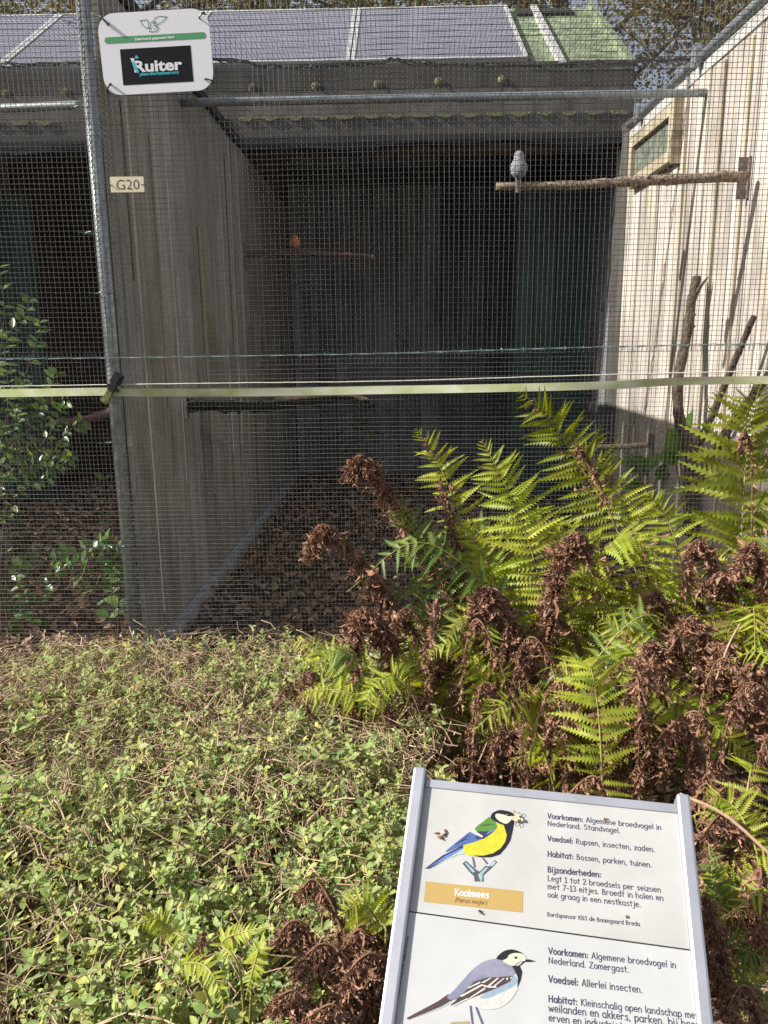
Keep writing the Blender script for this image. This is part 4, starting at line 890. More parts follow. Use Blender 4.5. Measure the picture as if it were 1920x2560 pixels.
def bird(base, h, label, grey, cap, facing, orange=None, tail=True, fat=1.0):
    """small perching bird; base = feet on the perch, h = height feet to crown; facing: +1 shows its front"""
    root = thing('bird', base, label, 'bird'); up = Vector((0,0,1)); X = Vector((1,0,0)); Yv = Vector((0,1,0)); s = h; fy = -facing
    fw = Vector((0.15, fy, 0)).normalized(); sd = fw.cross(up).normalized()
    R_ = []
    for t, rx, ry, off in ((0.06,.03,.03,-.02),(0.12,.14,.13,-.03),(0.25,.23,.22,-.01),(0.40,.265,.25,.02),(0.55,.245,.23,.04),(0.66,.19,.19,.05),(0.74,.155,.16,.06),(0.82,.16,.17,.08),(0.91,.14,.15,.085),(0.97,.08,.09,.08),(0.995,.02,.02,.08)):
        R_.append((base + up*(s*t) + fw*(off*s), rx*s*fat, ry*s*fat, sd, fw))
    g = loft(R_); ob = build('body', g, grey, root, True)
    hd = base + up*s*0.86 + fw*(0.12*s)
    if cap: g = G(); g.ellipsoid(base + up*s*0.86 + fw*0.085*s, (0.165*s, 0.168*s, 0.13*s), 12, 8); build('head', g, cap, root, True)
    bd = (fw*0.45 + X*0.9).normalized() if facing < 0 else (fw*0.95 + X*0.3).normalized()
    g = G(); hc = base + up*s*0.87 + fw*0.085*s; g.tube([hc + bd*0.13*s, hc + bd*0.22*s, hc + bd*0.31*s], [0.05*s, 0.03*s, 0.004*s], 7); build('beak', g, bird_dark, root, True)
    for k in (-1, 1):
        g = G(); e = hc + (bd*0.6 + sd*k*0.85).normalized()*0.155*s + up*0.02*s; g.ellipsoid(e, (0.022*s,)*3, 8, 5); build('eye', g, bird_dark, root, True)
        wr = [(base + up*s*t + sd*(k*ox*s) - fw*(oy*s), a*s, b2*s, (fw*0.8 + sd*k*.4).normalized(), sd*k) for t, ox, oy, a, b2 in ((0.62,.20,-.02,.05,.02),(0.5,.235,.02,.14,.04),(0.36,.225,.07,.15,.04),(0.22,.16,.12,.10,.03),(0.08,.07,.17,.05,.02),(0.0,.03,.19,.012,.01))]
        g = loft(wr, 10); build('wing', g, bird_dark if not orange else grey, root, True)
        g = G(); f0 = base + sd*k*0.07*s; g.tube([f0 + up*0.14*s, f0 + up*0.05*s + fw*0.02*s, f0], 0.012*s, 5)
        for q in (-1, 0, 1): g.tube([f0 + up*0.006*s, f0 + fw*0.08*s + sd*q*0.035*s + up*0.004*s], 0.009*s, 4)
        build('leg', g, bird_dark, root, True)
    if tail:
        tl = [(base + up*(0.2*s - t*0.62*s) - fw*(0.14 + 0.10*t)*s, (0.085 - 0.02*t)*s, 0.022*s, sd, fw) for t in (0, .25, .5, .75, .97, 1.0)]
        g = loft(tl, 8); build('tail', g, bird_dark, root, True)
        for k in (-1, 1):
            g = loft([(c + sd*k*a*0.95 - fw*0.004*s, 0.012*s, 0.012*s, u, v) for c, a, b2, u, v in tl], 6); build('tail_edge', g, bird_pale, root, True)
    if orange:
        g = loft([(c + fw*0.035*s, a*0.97, b2, u, v) for c, a, b2, u, v in R_[1:9]]); build('breast', g, orange, root, True)
    return root
pc = PY(1296, 458, pe_.y + 0.028); pc.z = ps_.z + (pe_.z - ps_.z)*0.09 + 0.019
bird(pc, 0.132, 'grey wagtail-like bird with pale head and long dark tail, on the pale perch', bird_grey, bird_pale, -1, fat=1.1)
pc = PY(738, 625, ya); bird(pc, 0.104, 'round orange-breasted bird on the thin reddish perch', flat('brown_plumage', (0.12,0.10,0.08), 0.9, 0, 0.2, 0.2, 150), None, 1, flat('orange_breast', (0.55,0.21,0.10), 0.9, 0, 0.2, 0.25, 150), tail=False, fat=1.5)

# ------------------------------------------------------------------ hedge
def P_in(x, y):   # smooth pseudo noise
    return (math.sin(x*5.1 + y*2.3) + math.sin(x*2.7 - y*6.1 + 1.3) + math.sin(x*9.3 + y*8.1 + 2.0)*0.6 + math.sin(y*13 - x*11)*0.4) / 3
BND = [(2.98, 0.05), (2.6, 0.0), (2.2, 0.10), (1.85, 0.13), (1.5, 0.06), (1.25, -0.02), (1.05, -0.16), (0.6, -0.25)]
def xmax(y):
    for (ya_, xa_), (yb_, xb_) in zip(BND, BND[1:]):
        if y <= ya_ and y >= yb_: return xa_ + (xb_ - xa_)*(ya_ - y)/(ya_ - yb_)
    return -0.25
def hz(x, y): return 0.27 - 0.05*min(1, max(0, (y - 1.5)/1.2)) + 0.045*P_in(x, y) + 0.026*math.sin(x*31 + y*17)*math.sin(y*27 - x*13 + 1) + 0.012*math.sin(x*57 - y*23) - 0.03*max(0, (y - 2.82)/0.16)**2
hedge = thing('clipped_hedge', (-0.8, 1.9, 0), 'low clipped hedge of small green leaves and bare twigs before the mesh', 'hedge')
cl = Cloud(); tw = G(); heros = []
def sprig(x, y, z, d, n, s, hero=False):
    """shoot with opposite leaves"""
    d = Vector(d).normalized(); a = d.orthogonal().normalized(); a.rotate(Matrix.Rotation(rnd.uniform(0, 6.28), 3, d)) if False else None
    a = Matrix.Rotation(rnd.uniform(0, 6.28), 3, d) @ d.orthogonal().normalized()
    L_ = s*0.75*n; p = Vector((x, y, z)) - d*L_
    for k in range(n):
        q = p + d*(L_*(k + 1)/n); ls = s*(1.15 - 0.35*k/n)*rnd.uniform(.8, 1.15)
        for sg in (-1, 1):
            ld = (a*sg + d*rnd.uniform(.2, .6) + Vector((rnd.gauss(0,.15), rnd.gauss(0,.15), rnd.gauss(0,.15)))).normalized()
            up_ = Vector((rnd.gauss(-.55,.4), rnd.gauss(-0.25,.4), 1)); Mx = frame(q, ld, up_, (ls, ls, ls)); v = rnd.randrange(4)
            if hero: heros.append((Mx, v))
            else: cl.put(*LEAF[v], Mx)
        a = Matrix.Rotation(1.2 + rnd.gauss(0, .2), 3, d) @ a
    return p, p + d*L_
def inhedge():
    while True:
        y = rnd.uniform(0.62, 2.97); x = rnd.uniform(-2.3, 0.25)
        if x < xmax(y) and x > -0.75 - 0.5*y: return x, y
for i in range(9000):
    x, y = inhedge(); dens = 0.5 + 0.5*P_in(x*1.7 + 4, y*1.7)
    if y > 1.7 and rnd.random() > (0.95 - 0.55*(y - 1.7)/1.25) * (0.25 + 0.95*dens): continue
    if rnd.random() > 0.55 + 0.6*dens: continue
    z = hz(x, y) + rnd.gauss(0.0, 0.022) - (0.05 if rnd.random() < .3 else 0)
    s = (0.0145 + 0.015*rnd.random()**1.2) * (1.12 if y < 1.4 else 1.0) * (1.25 if rnd.random() < 0.1 else 1)
    p0, p1 = sprig(x, y, z, (rnd.gauss(-.25, .4), rnd.gauss(0, .4), 1), rnd.choice((2, 3, 3, 4)), s)
    tw.tube([p0 - (p1 - p0)*0.7, (p0 + p1)/2 + Vector((rnd.gauss(0,.002),)*3), p1], [0.0016, 0.0012, 0.0007], 3, False)
for k, (px, py) in enumerate(((455,2330),(480,2450),(520,2520),(410,2480),(250,2420),(140,2330),(330,2300),(60,2480),(600,2060),(880,2030),(930,1980),(700,2150),(90,2180),(420,2170),(210,2530),(350,2545),(560,2440),(950,1900),(30,2290),(170,2090))):
    c = PZ(px, py, 0.29); z = hz(c.x, c.y) + 0.035
    p0, p1 = sprig(c.x, c.y, z, (rnd.gauss(0,.3), rnd.gauss(-.15,.3), 1), rnd.choice((4, 5, 6)), rnd.uniform(0.02, 0.027), True)
    tw.tube([p0 - (p1-p0)*.3, (p0+p1)/2, p1], [0.0018, 0.0014, 0.0009], 4, False)
o = cl.done('foliage', M['hedge_leaf'], hedge, True); o['kind'] = 'stuff'
lm = [meshdata('leaf', [tuple(p) for p in V], [tuple(q) for q in F.tolist()], True) for V, F in LEAF]
for me in lm: me.materials.append(M['hedge_leaf'])
for Mx, v in heros[:300]:
    o = bpy.data.objects.new('leaf', lm[v]); col.objects.link(o); o.parent = hedge; o.matrix_parent_inverse = Matrix.Translation(-hedge.location); o.matrix_basis = Mx
for i in range(12500):                                       # bare twigs
    x, y = inhedge(); dens = 0.5 + 0.5*P_in(x*1.7 + 4, y*1.7)
    if y < 1.9 and rnd.random() < 0.1 + 0.3*dens: continue
    ln = rnd.uniform(0.03, 0.13); z = hz(x, y) + rnd.gauss(0.0, 0.022)
    d = Vector((rnd.gauss(0, .8), rnd.gauss(0, .8), rnd.gauss(0.45, .5))).normalized(); p = Vector((x, y, z)); q = p - d*ln
    m_ = (p + q)/2 + Vector((rnd.gauss(0,.006), rnd.gauss(0,.006), rnd.gauss(0,.006))); r_ = rnd.uniform(0.0007, 0.0018)
    tw.tube([q, m_, p], [r_*1.2, r_, r_*.6], 3, False)
for i in range(1500):                                       # stems inside
    x, y = inhedge(); p = Vector((x, y, 0)); q = Vector((x + rnd.gauss(0,.06), y + rnd.gauss(0,.06), hz(x, y) - rnd.uniform(0, .06)))
    tw.tube([p, (p+q)/2 + Vector((rnd.gauss(0,.02), rnd.gauss(0,.02), 0)), q], [0.004, 0.003, 0.0016], 3, False)
o = build('twig', tw, M['twig'], hedge); o['kind'] = 'stuff'
cl = Cloud()
for i in range(9000):                                       # dead leaves caught inside the hedge and below the ferns
    x = rnd.uniform(-2.2, 1.7); y = rnd.uniform(0.6, 2.85 if x < 0 else 3.05); s = rnd.uniform(0.015, 0.04)
    zz = rnd.uniform(0.0, 0.20) if x < xmax(y) else rnd.uniform(0.005, 0.12)
    a = rnd.uniform(0, 6.28); cl.put(*rnd.choice(DEAD), frame((x, y, zz), (math.cos(a), math.sin(a), rnd.gauss(0,.5)), (rnd.gauss(0,.6), rnd.gauss(0,.6), 1), (s, s, s)))
tag(cl.done('dead_leaves', M['litter']), kind='stuff')

# ------------------------------------------------------------------ ferns
def pinna_template(N=13, wd=0.17, curl=0.12, fold=0.10, sweep=0.0, wav=0.0, notch=0.2):
    """pinna along +X, length 1, toothed on both sides"""
    V = []; F = []
    prof = lambda t: wd*0.5*(min(1, (t + 0.06)/0.16)) * (1 - t**2.2) + 0.004
    cx = lambda t: (t, sweep*t*t, -curl*t*t + wav*math.sin(t*7))
    for i in range(N + 1): V.append(cx(i/N))
    for sg in (1, -1):
        base = len(V)
        for i in range(2*N + 1):
            t = i/(2*N); h = prof(t) * (1.0 if i % 2 else notch); c = cx(min(1, t + (0.35/N if i % 2 else 0)))
            V.append((c[0], c[1] + sg*h, c[2] + fold*h))
        for i in range(N):
            e = base + 2*i; tri = [(i, e, e+1), (i, e+1, i+1), (i+1, e+1, e+2)]
            for a, b2, c in tri: F.append((a, c, b2) if sg > 0 else (a, b2, c))
    return np.array(V), np.array(F)
PIN = [pinna_template(13, wd, cu, fo, sw, wv_) for wd, cu, fo, sw, wv_ in ((0.235,.10,.3,.06,.0),(0.22,.24,.5,.12,.02),(0.24,.02,.2,.02,.015),(0.225,.38,.35,.16,.01),(0.21,-.08,.4,.10,.03),(0.235,.18,.1,.18,.02),(0.22,.5,.6,-.08,.02),(0.2,.15,.8,.22,.03))]
PINS = [pinna_template(6, wd, cu, fo, sw, 0.0, 0.7) for wd, cu, fo, sw in ((0.36,.1,.3,.08),(0.32,.25,.3,.1),(0.38,.0,.15,.04),(0.34,.2,.4,-.05))]
def crumple_template(seed, N=11):
    rr = random.Random(seed); P = [Vector((0,0,0))]; d = Vector((1, 0, 0)); ax = Vector((rr.gauss(0,.3), rr.gauss(0,1), rr.gauss(0,1))).normalized(); V = []; F = []
    rate = rr.uniform(-0.25, 0.38); side = Vector((0, 1, 0))
    for i in range(N):
        k = rate*(0.3 + 1.6*i/N); Rm = Matrix.Rotation(k + rr.gauss(0, .12), 3, ax); d = Rm @ d; side = Matrix.Rotation(rr.gauss(0.15, .45), 3, d) @ (Rm @ side)
        P.append(P[-1] + d/N); h = 0.085*(1 - (i/N)**2)*rr.uniform(.5, 1.25); nm = d.cross(side).normalized()
        c = P[-1]; lo_ = rr.uniform(-.5,.5)*h
        V += [c + side*h + nm*h*rr.uniform(-.1,.7), c + nm*lo_*0.3, c - side*h*rr.uniform(.7,1.1) + nm*h*rr.uniform(-.1,.7)]
        if i:
            a = 3*(i-1); b2 = 3*i
            if rr.random() < 0.9: F += [(a, a+1, b2+1), (a, b2+1, b2)]
            if rr.random() < 0.9: F += [(a+1, a+2, b2+2), (a+1, b2+2, b2+1)]
        if i and rr.random() < 0.75:                         # curled lobes sticking out
            for sg in (0, 2):
                q = Vector(V[3*i + sg]); e = q + (side*(1 if sg == 0 else -1) + d*rr.gauss(.3,.5) + nm*rr.gauss(0.1,.8)).normalized()*h*rr.uniform(.6, 1.7)
                e2 = e + (nm*rr.gauss(0,1) + d*rr.gauss(0,.6)).normalized()*h*0.6
                n0 = len(V); 
                F_l.append((3*i + sg, 3*(i-1) + sg, e, e2))
    out = [tuple(v) for v in V]; fs = list(F)
    for a, b2, e, e2 in F_l:
        n0 = len(out); out += [tuple(e), tuple(e2)]; fs += [(a, b2, n0), (b2, n0 + 1, n0)]
    F_l.clear()
    return np.array(out), np.array(fs)
F_l = []
CRU = [crumple_template(s) for s in range(14)]
pin_me = {}
def pin_mesh(v, mat, small=False):
    v = v % 4 + 100 if small else v
    if (v, mat) not in pin_me:
        V, F = PINS[v - 100] if small else PIN[v]; me = meshdata('pinna', [tuple(p) for p in V], [tuple(q) for q in F.tolist()], False); me.materials.append(M[mat]); pin_me[(v, mat)] = me
    return pin_me[(v, mat)]
def frond_places(pts, hw, npair, nrm, rr, t0=0.1, tipl=0.10, ang=(12, 48)):
    sp = spline(pts, 60); out = []
    for k in range(npair):
        t = t0 + (1 - t0)*(k + 0.5)/npair; f = t*59; i = min(58, int(f)); p = sp[i].lerp(sp[i+1], f - i); tan = (sp[min(59, i+2)] - sp[max(0, i-1)]).normalized()
        nv = Vector(nrm); nv = (nv - tan*nv.dot(tan)).normalized(); sd = tan.cross(nv)
        u = (t - t0)/(1 - t0); prof = min(1, 0.55 + 1.6*u) * (1 - u**2.6) + tipl*(1-u)*0 + 0.05
        for sg in (-1, 1):
            a = R(ang[0] + (ang[1]-ang[0])*u**1.5 + rr.gauss(0, 7)); Ln = hw*prof*rr.uniform(.8, 1.1)*(rr.uniform(.35,.8) if rr.random() < .06 else 1)
            d = (sd*sg*math.cos(a) + tan*math.sin(a) + nv*rr.gauss(-0.08, .20) + Vector((0, 0, rr.gauss(-.06, .1)))).normalized()
            zz = nv + sd*rr.gauss(0,.3) + tan*rr.gauss(0.12, .32)
            out.append((p, d, zz, Ln, sg))
    return sp, out
def green_frond(fern, pts, hw, npair, mat='fern_green', nrm=(-.35,-.85,.45), seed=0, objects=True, wither=0.0, stalk=0.004, t0=0.1):
    rr = random.Random(seed); sp, pl = frond_places(pts, hw, npair, nrm, rr, t0)
    g = G(); n = len(sp); g.tube(sp[::2] + [sp[-1]], [stalk*(1 - 0.8*i/30) for i in range(31)], 6, False)
    fr = build('frond', g, M['rachis'], fern, True); c1 = Cloud(); c2 = Cloud()
    for p, d, zz, Ln, sg in pl:
        if rr.random() < wither + 0.05:
            d2 = (d + Vector((rr.gauss(0,.3), rr.gauss(0,.3), -0.9))).normalized(); s = Ln*rr.uniform(.5, .8); c2.put(*rr.choice(CRU), frame(p, d2, (rr.gauss(0,1), rr.gauss(0,1), .3), (s,)*3)); continue
        v = rr.randrange(len(PIN)); Mx = frame(p, d, zz, (Ln, Ln*rr.uniform(.9,1.15)*1.0, Ln))
        if sg > 0: Mx = Mx @ Matrix.Scale(-1, 4, (0, 1, 0))
        if objects:
            o = bpy.data.objects.new('pinna', pin_mesh(v, mat, hw < .05)); col.objects.link(o); o.parent = fr; o.matrix_basis = Mx
        else: c1.put(*PIN[v], Mx)
    if not objects and c1.n: c1.done('pinnae', M[mat], fr).__setitem__('kind', 'stuff')
    if c2.n: c2.done('withered_pinnae', M['fern_brown'], fr)['kind'] = 'stuff'
    return fr
def brown_frond(fern, pts, size, npair, seed=0, hang=1.15, stalk=0.0035, t0=0.15):
    rr = random.Random(seed); sp = spline(pts, 50); g = G(); g.tube(sp[::2] + [sp[-1]], [stalk*(1 - 0.7*i/25) for i in range(26)], 5, False)
    fr = build('withered_frond', g, M['rachis_brown'], fern, True); c = Cloud()
    for k in range(int(npair*4.0)):
        t = t0 + (1 - t0)*rr.random(); i = min(48, int(t*49)); p = sp[i].lerp(sp[i+1], rr.random()); tan = (sp[i+1] - sp[i]).normalized()
        side = tan.cross(Vector((rr.gauss(0,1), rr.gauss(0,1), rr.gauss(0,1)))).normalized()
        d = (side*0.5 + Vector((0, 0, -hang)) + tan*rr.gauss(.15,.3)).normalized(); s = size*rr.uniform(.4, 1.05)*(1 - 0.3*t)
        c.put(*rr.choice(CRU), frame(p, d, (rr.gauss(0,1), rr.gauss(0,1), rr.gauss(0,1)), (s, s*rr.uniform(.8,1.3), s*rr.uniform(.8,1.3))))
    c.done('withered_pinnae', M['fern_brown'], fr)['kind'] = 'stuff'; return fr
def dp(*l): return [D(*q) for q in l]
def fern_at(px, py, Y, label): 
    b_ = PY(px, py, Y); b_.z = 0; return thing('fern', b_, label, 'fern', 'ferns in front of the cage')
fA = fern_at(1500, 1750, 2.45, 'tallest fern in the middle, its arching green frond reaching up over the tape')
fB = fern_at(1180, 1780, 2.4, 'left fern of the clump with two brown hooked fronds against the dark mesh')
fC = fern_at(1840, 1750, 2.4, 'broad olive green fern at the right edge below the branches')
fD = fern_at(1480, 1920, 2.05, 'fern behind the top edge of the information board, mixed green and brown')
fE = fern_at(1880, 2420, 1.35, 'low fern at the right of the information board')
fF = fern_at(600, 2480, 1.12, 'small young fern growing out of the hedge at the bottom left')
fG = fern_at(850, 2540, 1.08, 'crumpled brown dead fern left of the information board')
fH = fern_at(900, 1800, 2.35, 'small yellow-green fern at the corner where hedge meets mesh')
# green fronds the photograph shows well
green_frond(fA, [(fA.location.x, fA.location.y, 0.0)] + dp((1410,1380,2.52),(1335,1150,2.58),(1255,1010,2.62),(1185,905,2.6),(1120,845,2.52)), 0.165, 34, 'fern_olive', (-.45,-.8,.35), 1, t0=0.28)
green_frond(fA, [(fA.location.x - .1, fA.location.y - .05, 0.0)] + dp((1215,1430,2.38),(1178,1300,2.4),(1138,1160,2.42),(1088,1040,2.44),(1040,950,2.46)), 0.165, 32, 'fern_green', (-.25,-.9,.4), 2, t0=0.3)
green_frond(fA, [(fA.location.x, fA.location.y, 0.0)] + dp((1425,1390,2.48),(1395,1225,2.5),(1350,1100,2.55),(1290,1005,2.56),(1235,955,2.52)), 0.12, 30, 'fern_green', (-.6,-.6,.5), 3, wither=0.35, t0=0.3)
green_frond(fB, [(fB.location.x, fB.location.y, 0.0)] + dp((1050,1400,2.48),(1015,1200,2.52),(975,1065,2.55),(935,980,2.56),(898,925,2.52)), 0.115, 32, 'fern_green', (-.3,-.85,.4), 4, wither=0.25, t0=0.3)
green_frond(fB, [(fB.location.x, fB.location.y, 0.0)] + dp((1010,1400,2.42),(950,1250,2.44),(895,1150,2.46),(850,1070,2.46)), 0.12, 26, 'fern_deep', (-.2,-.8,.55), 5, t0=0.28)
green_frond(fB, [(fB.location.x, fB.location.y, 0.0)] + dp((1110,1420,2.45),(1080,1290,2.47),(1040,1190,2.5),(1000,1120,2.5)), 0.13, 26, 'fern_green', (-.2,-.75,.6), 6, t0=0.28)
green_frond(fC, [(fC.location.x, fC.location.y, 0.0)] + dp((1590,1340,2.4),(1600,1180,2.44),(1608,1040,2.48),(1618,920,2.5),(1645,825,2.5)), 0.24, 32, 'fern_olive', (.1,-.95,.25), 7, t0=0.3)
green_frond(fC, [(fC.location.x - .1, fC.location.y, 0.0)] + dp((1480,1370,2.42),(1470,1220,2.45),(1440,1120,2.48),(1395,1060,2.48)), 0.11, 24, 'fern_green', (-.3,-.8,.5), 8, t0=0.3)
green_frond(fC, [(fC.location.x, fC.location.y, 0.0)] + dp((1640,1380,2.3),(1680,1200,2.3),(1700,1080,2.3)), 0.16, 24, 'fern_olive', (-.2,-.9,.4), 9, t0=0.3)
green_frond(fH, [(fH.location.x, fH.location.y, 0.0)] + dp((850,1470,2.29),(780,1435,2.33),(710,1420,2.37),(645,1440,2.37)), 0.10, 24, 'fern_green', (-.1,-.6,.8), 10, t0=0.35)
green_frond(fH, [(fH.location.x, fH.location.y, 0.0)] + dp((860,1540,2.21),(770,1500,2.23),(690,1490,2.25),(640,1510,2.25)), 0.085, 24, 'fern_green', (-.1,-.5,.85), 11, t0=0.35)
green_frond(fH, [(fH.location.x, fH.location.y, 0.0)] + dp((880,1520,2.17),(850,1460,2.17),(800,1490,2.12),(790,1560,2.09)), 0.08, 20, 'fern_green', (-.4,-.5,.7), 12, t0=0.35)
green_frond(fD, [(fD.location.x, fD.location.y, 0.0)] + dp((1330,1470,2.15),(1420,1475,2.1),(1500,1530,2.04),(1580,1600,1.98),(1650,1650,1.92)), 0.10, 30, 'fern_green', (-.3,-.5,.8), 13, t0=0.35)
green_frond(fD, [(fD.location.x, fD.location.y, 0.0)] + dp((1280,1590,2.1),(1210,1540,2.1),(1120,1520,2.08),(1040,1530,2.05)), 0.10, 26, 'fern_green', (-.2,-.6,.75), 14, t0=0.33)
green_frond(fD, [(fD.location.x, fD.location.y, 0.0)] + dp((1390,1640,2.0),(1280,1610,1.98),(1180,1620,1.95),(1090,1650,1.92)), 0.08, 24, 'fern_green', (-.2,-.4,.9), 15, t0=0.35)
green_frond(fD, [(fD.location.x, fD.location.y, 0.0)] + dp((1400,1560,2.1),(1470,1600,2.05),(1530,1680,1.98),(1560,1740,1.92)), 0.09, 24, 'fern_deep', (-.3,-.5,.8), 16, t0=0.33)
green_frond(fD, [(fD.location.x, fD.location.y, 0.0)] + dp((1310,1600,2.12),(1380,1480,2.15),(1360,1390,2.2),(1290,1330,2.25)), 0.12, 26, 'fern_green', (-.2,-.7,.6), 17, t0=0.3)
eb = (fE.location.x, fE.location.y, 0.0)
green_frond(fE, [eb] + dp((1560,2030,1.34),(1590,1950,1.36),(1640,1890,1.38),(1700,1850,1.38)), 0.075, 24, 'fern_green', (-.2,-.5,.8), 18, t0=0.3, stalk=.003)
green_frond(fE, [eb] + dp((1590,2060,1.3),(1560,1960,1.32),(1540,1890,1.36),(1530,1820,1.4)), 0.065, 22, 'fern_deep', (-.2,-.6,.7), 19, t0=0.3, stalk=.003)
green_frond(fE, [eb] + dp((1590,2100,1.26),(1550,2060,1.24),(1600,2050,1.2),(1670,2080,1.16)), 0.07, 22, 'fern_deep', (-.1,-.4,.9), 20, t0=0.3, stalk=.003)
green_frond(fE, [eb] + dp((1620,2130,1.24),(1600,2120,1.2),(1640,2150,1.14),(1680,2190,1.1)), 0.06, 20, 'fern_deep', (-.1,-.4,.9), 21, t0=0.25, stalk=.003)
green_frond(fE, [eb] + dp((1640,1900,1.4),(1610,1780,1.46),(1570,1730,1.5),(1520,1720,1.5)), 0.07, 22, 'fern_green', (-.3,-.5,.7), 22, t0=0.3, stalk=.003)
fb = (fF.location.x, fF.location.y, 0.05)
green_frond(fF, [fb] + dp((440,2130,1.07),(395,2085,1.07),(440,2085,1.04),(472,2130,1.01),(492,2200,0.99)), 0.027, 20, 'fern_green', (.3,-.6,.7), 23, t0=0.3, stalk=.003)
green_frond(fF, [fb] + dp((520,2110,1.07),(480,2040,1.09),(520,2015,1.09),(590,2000,1.07)), 0.026, 20, 'fern_green', (0,-.5,.85), 24, t0=0.35, stalk=.003)
green_frond(fF, [fb] + dp((430,2080,1.09),(370,2010,1.11),(330,1985,1.11),(270,2010,1.09)), 0.026, 18, 'fern_green', (0,-.5,.85), 25, t0=0.35, stalk=.003)
green_frond(fF, [fb] + dp((545,2110,1.05),(560,2050,1.05),(545,2100,1.01),(530,2160,0.99)), 0.026, 17, 'fern_green', (-.2,-.7,.6), 26, t0=0.3, stalk=.003)
gb = (fG.location.x, fG.location.y, 0.0)
green_frond(fG, [gb] + dp((830,2060,1.12),(815,1990,1.14),(780,1955,1.14),(735,1975,1.12)), 0.055, 20, 'fern_green', (-.1,-.6,.8), 27, t0=0.35, stalk=.003)
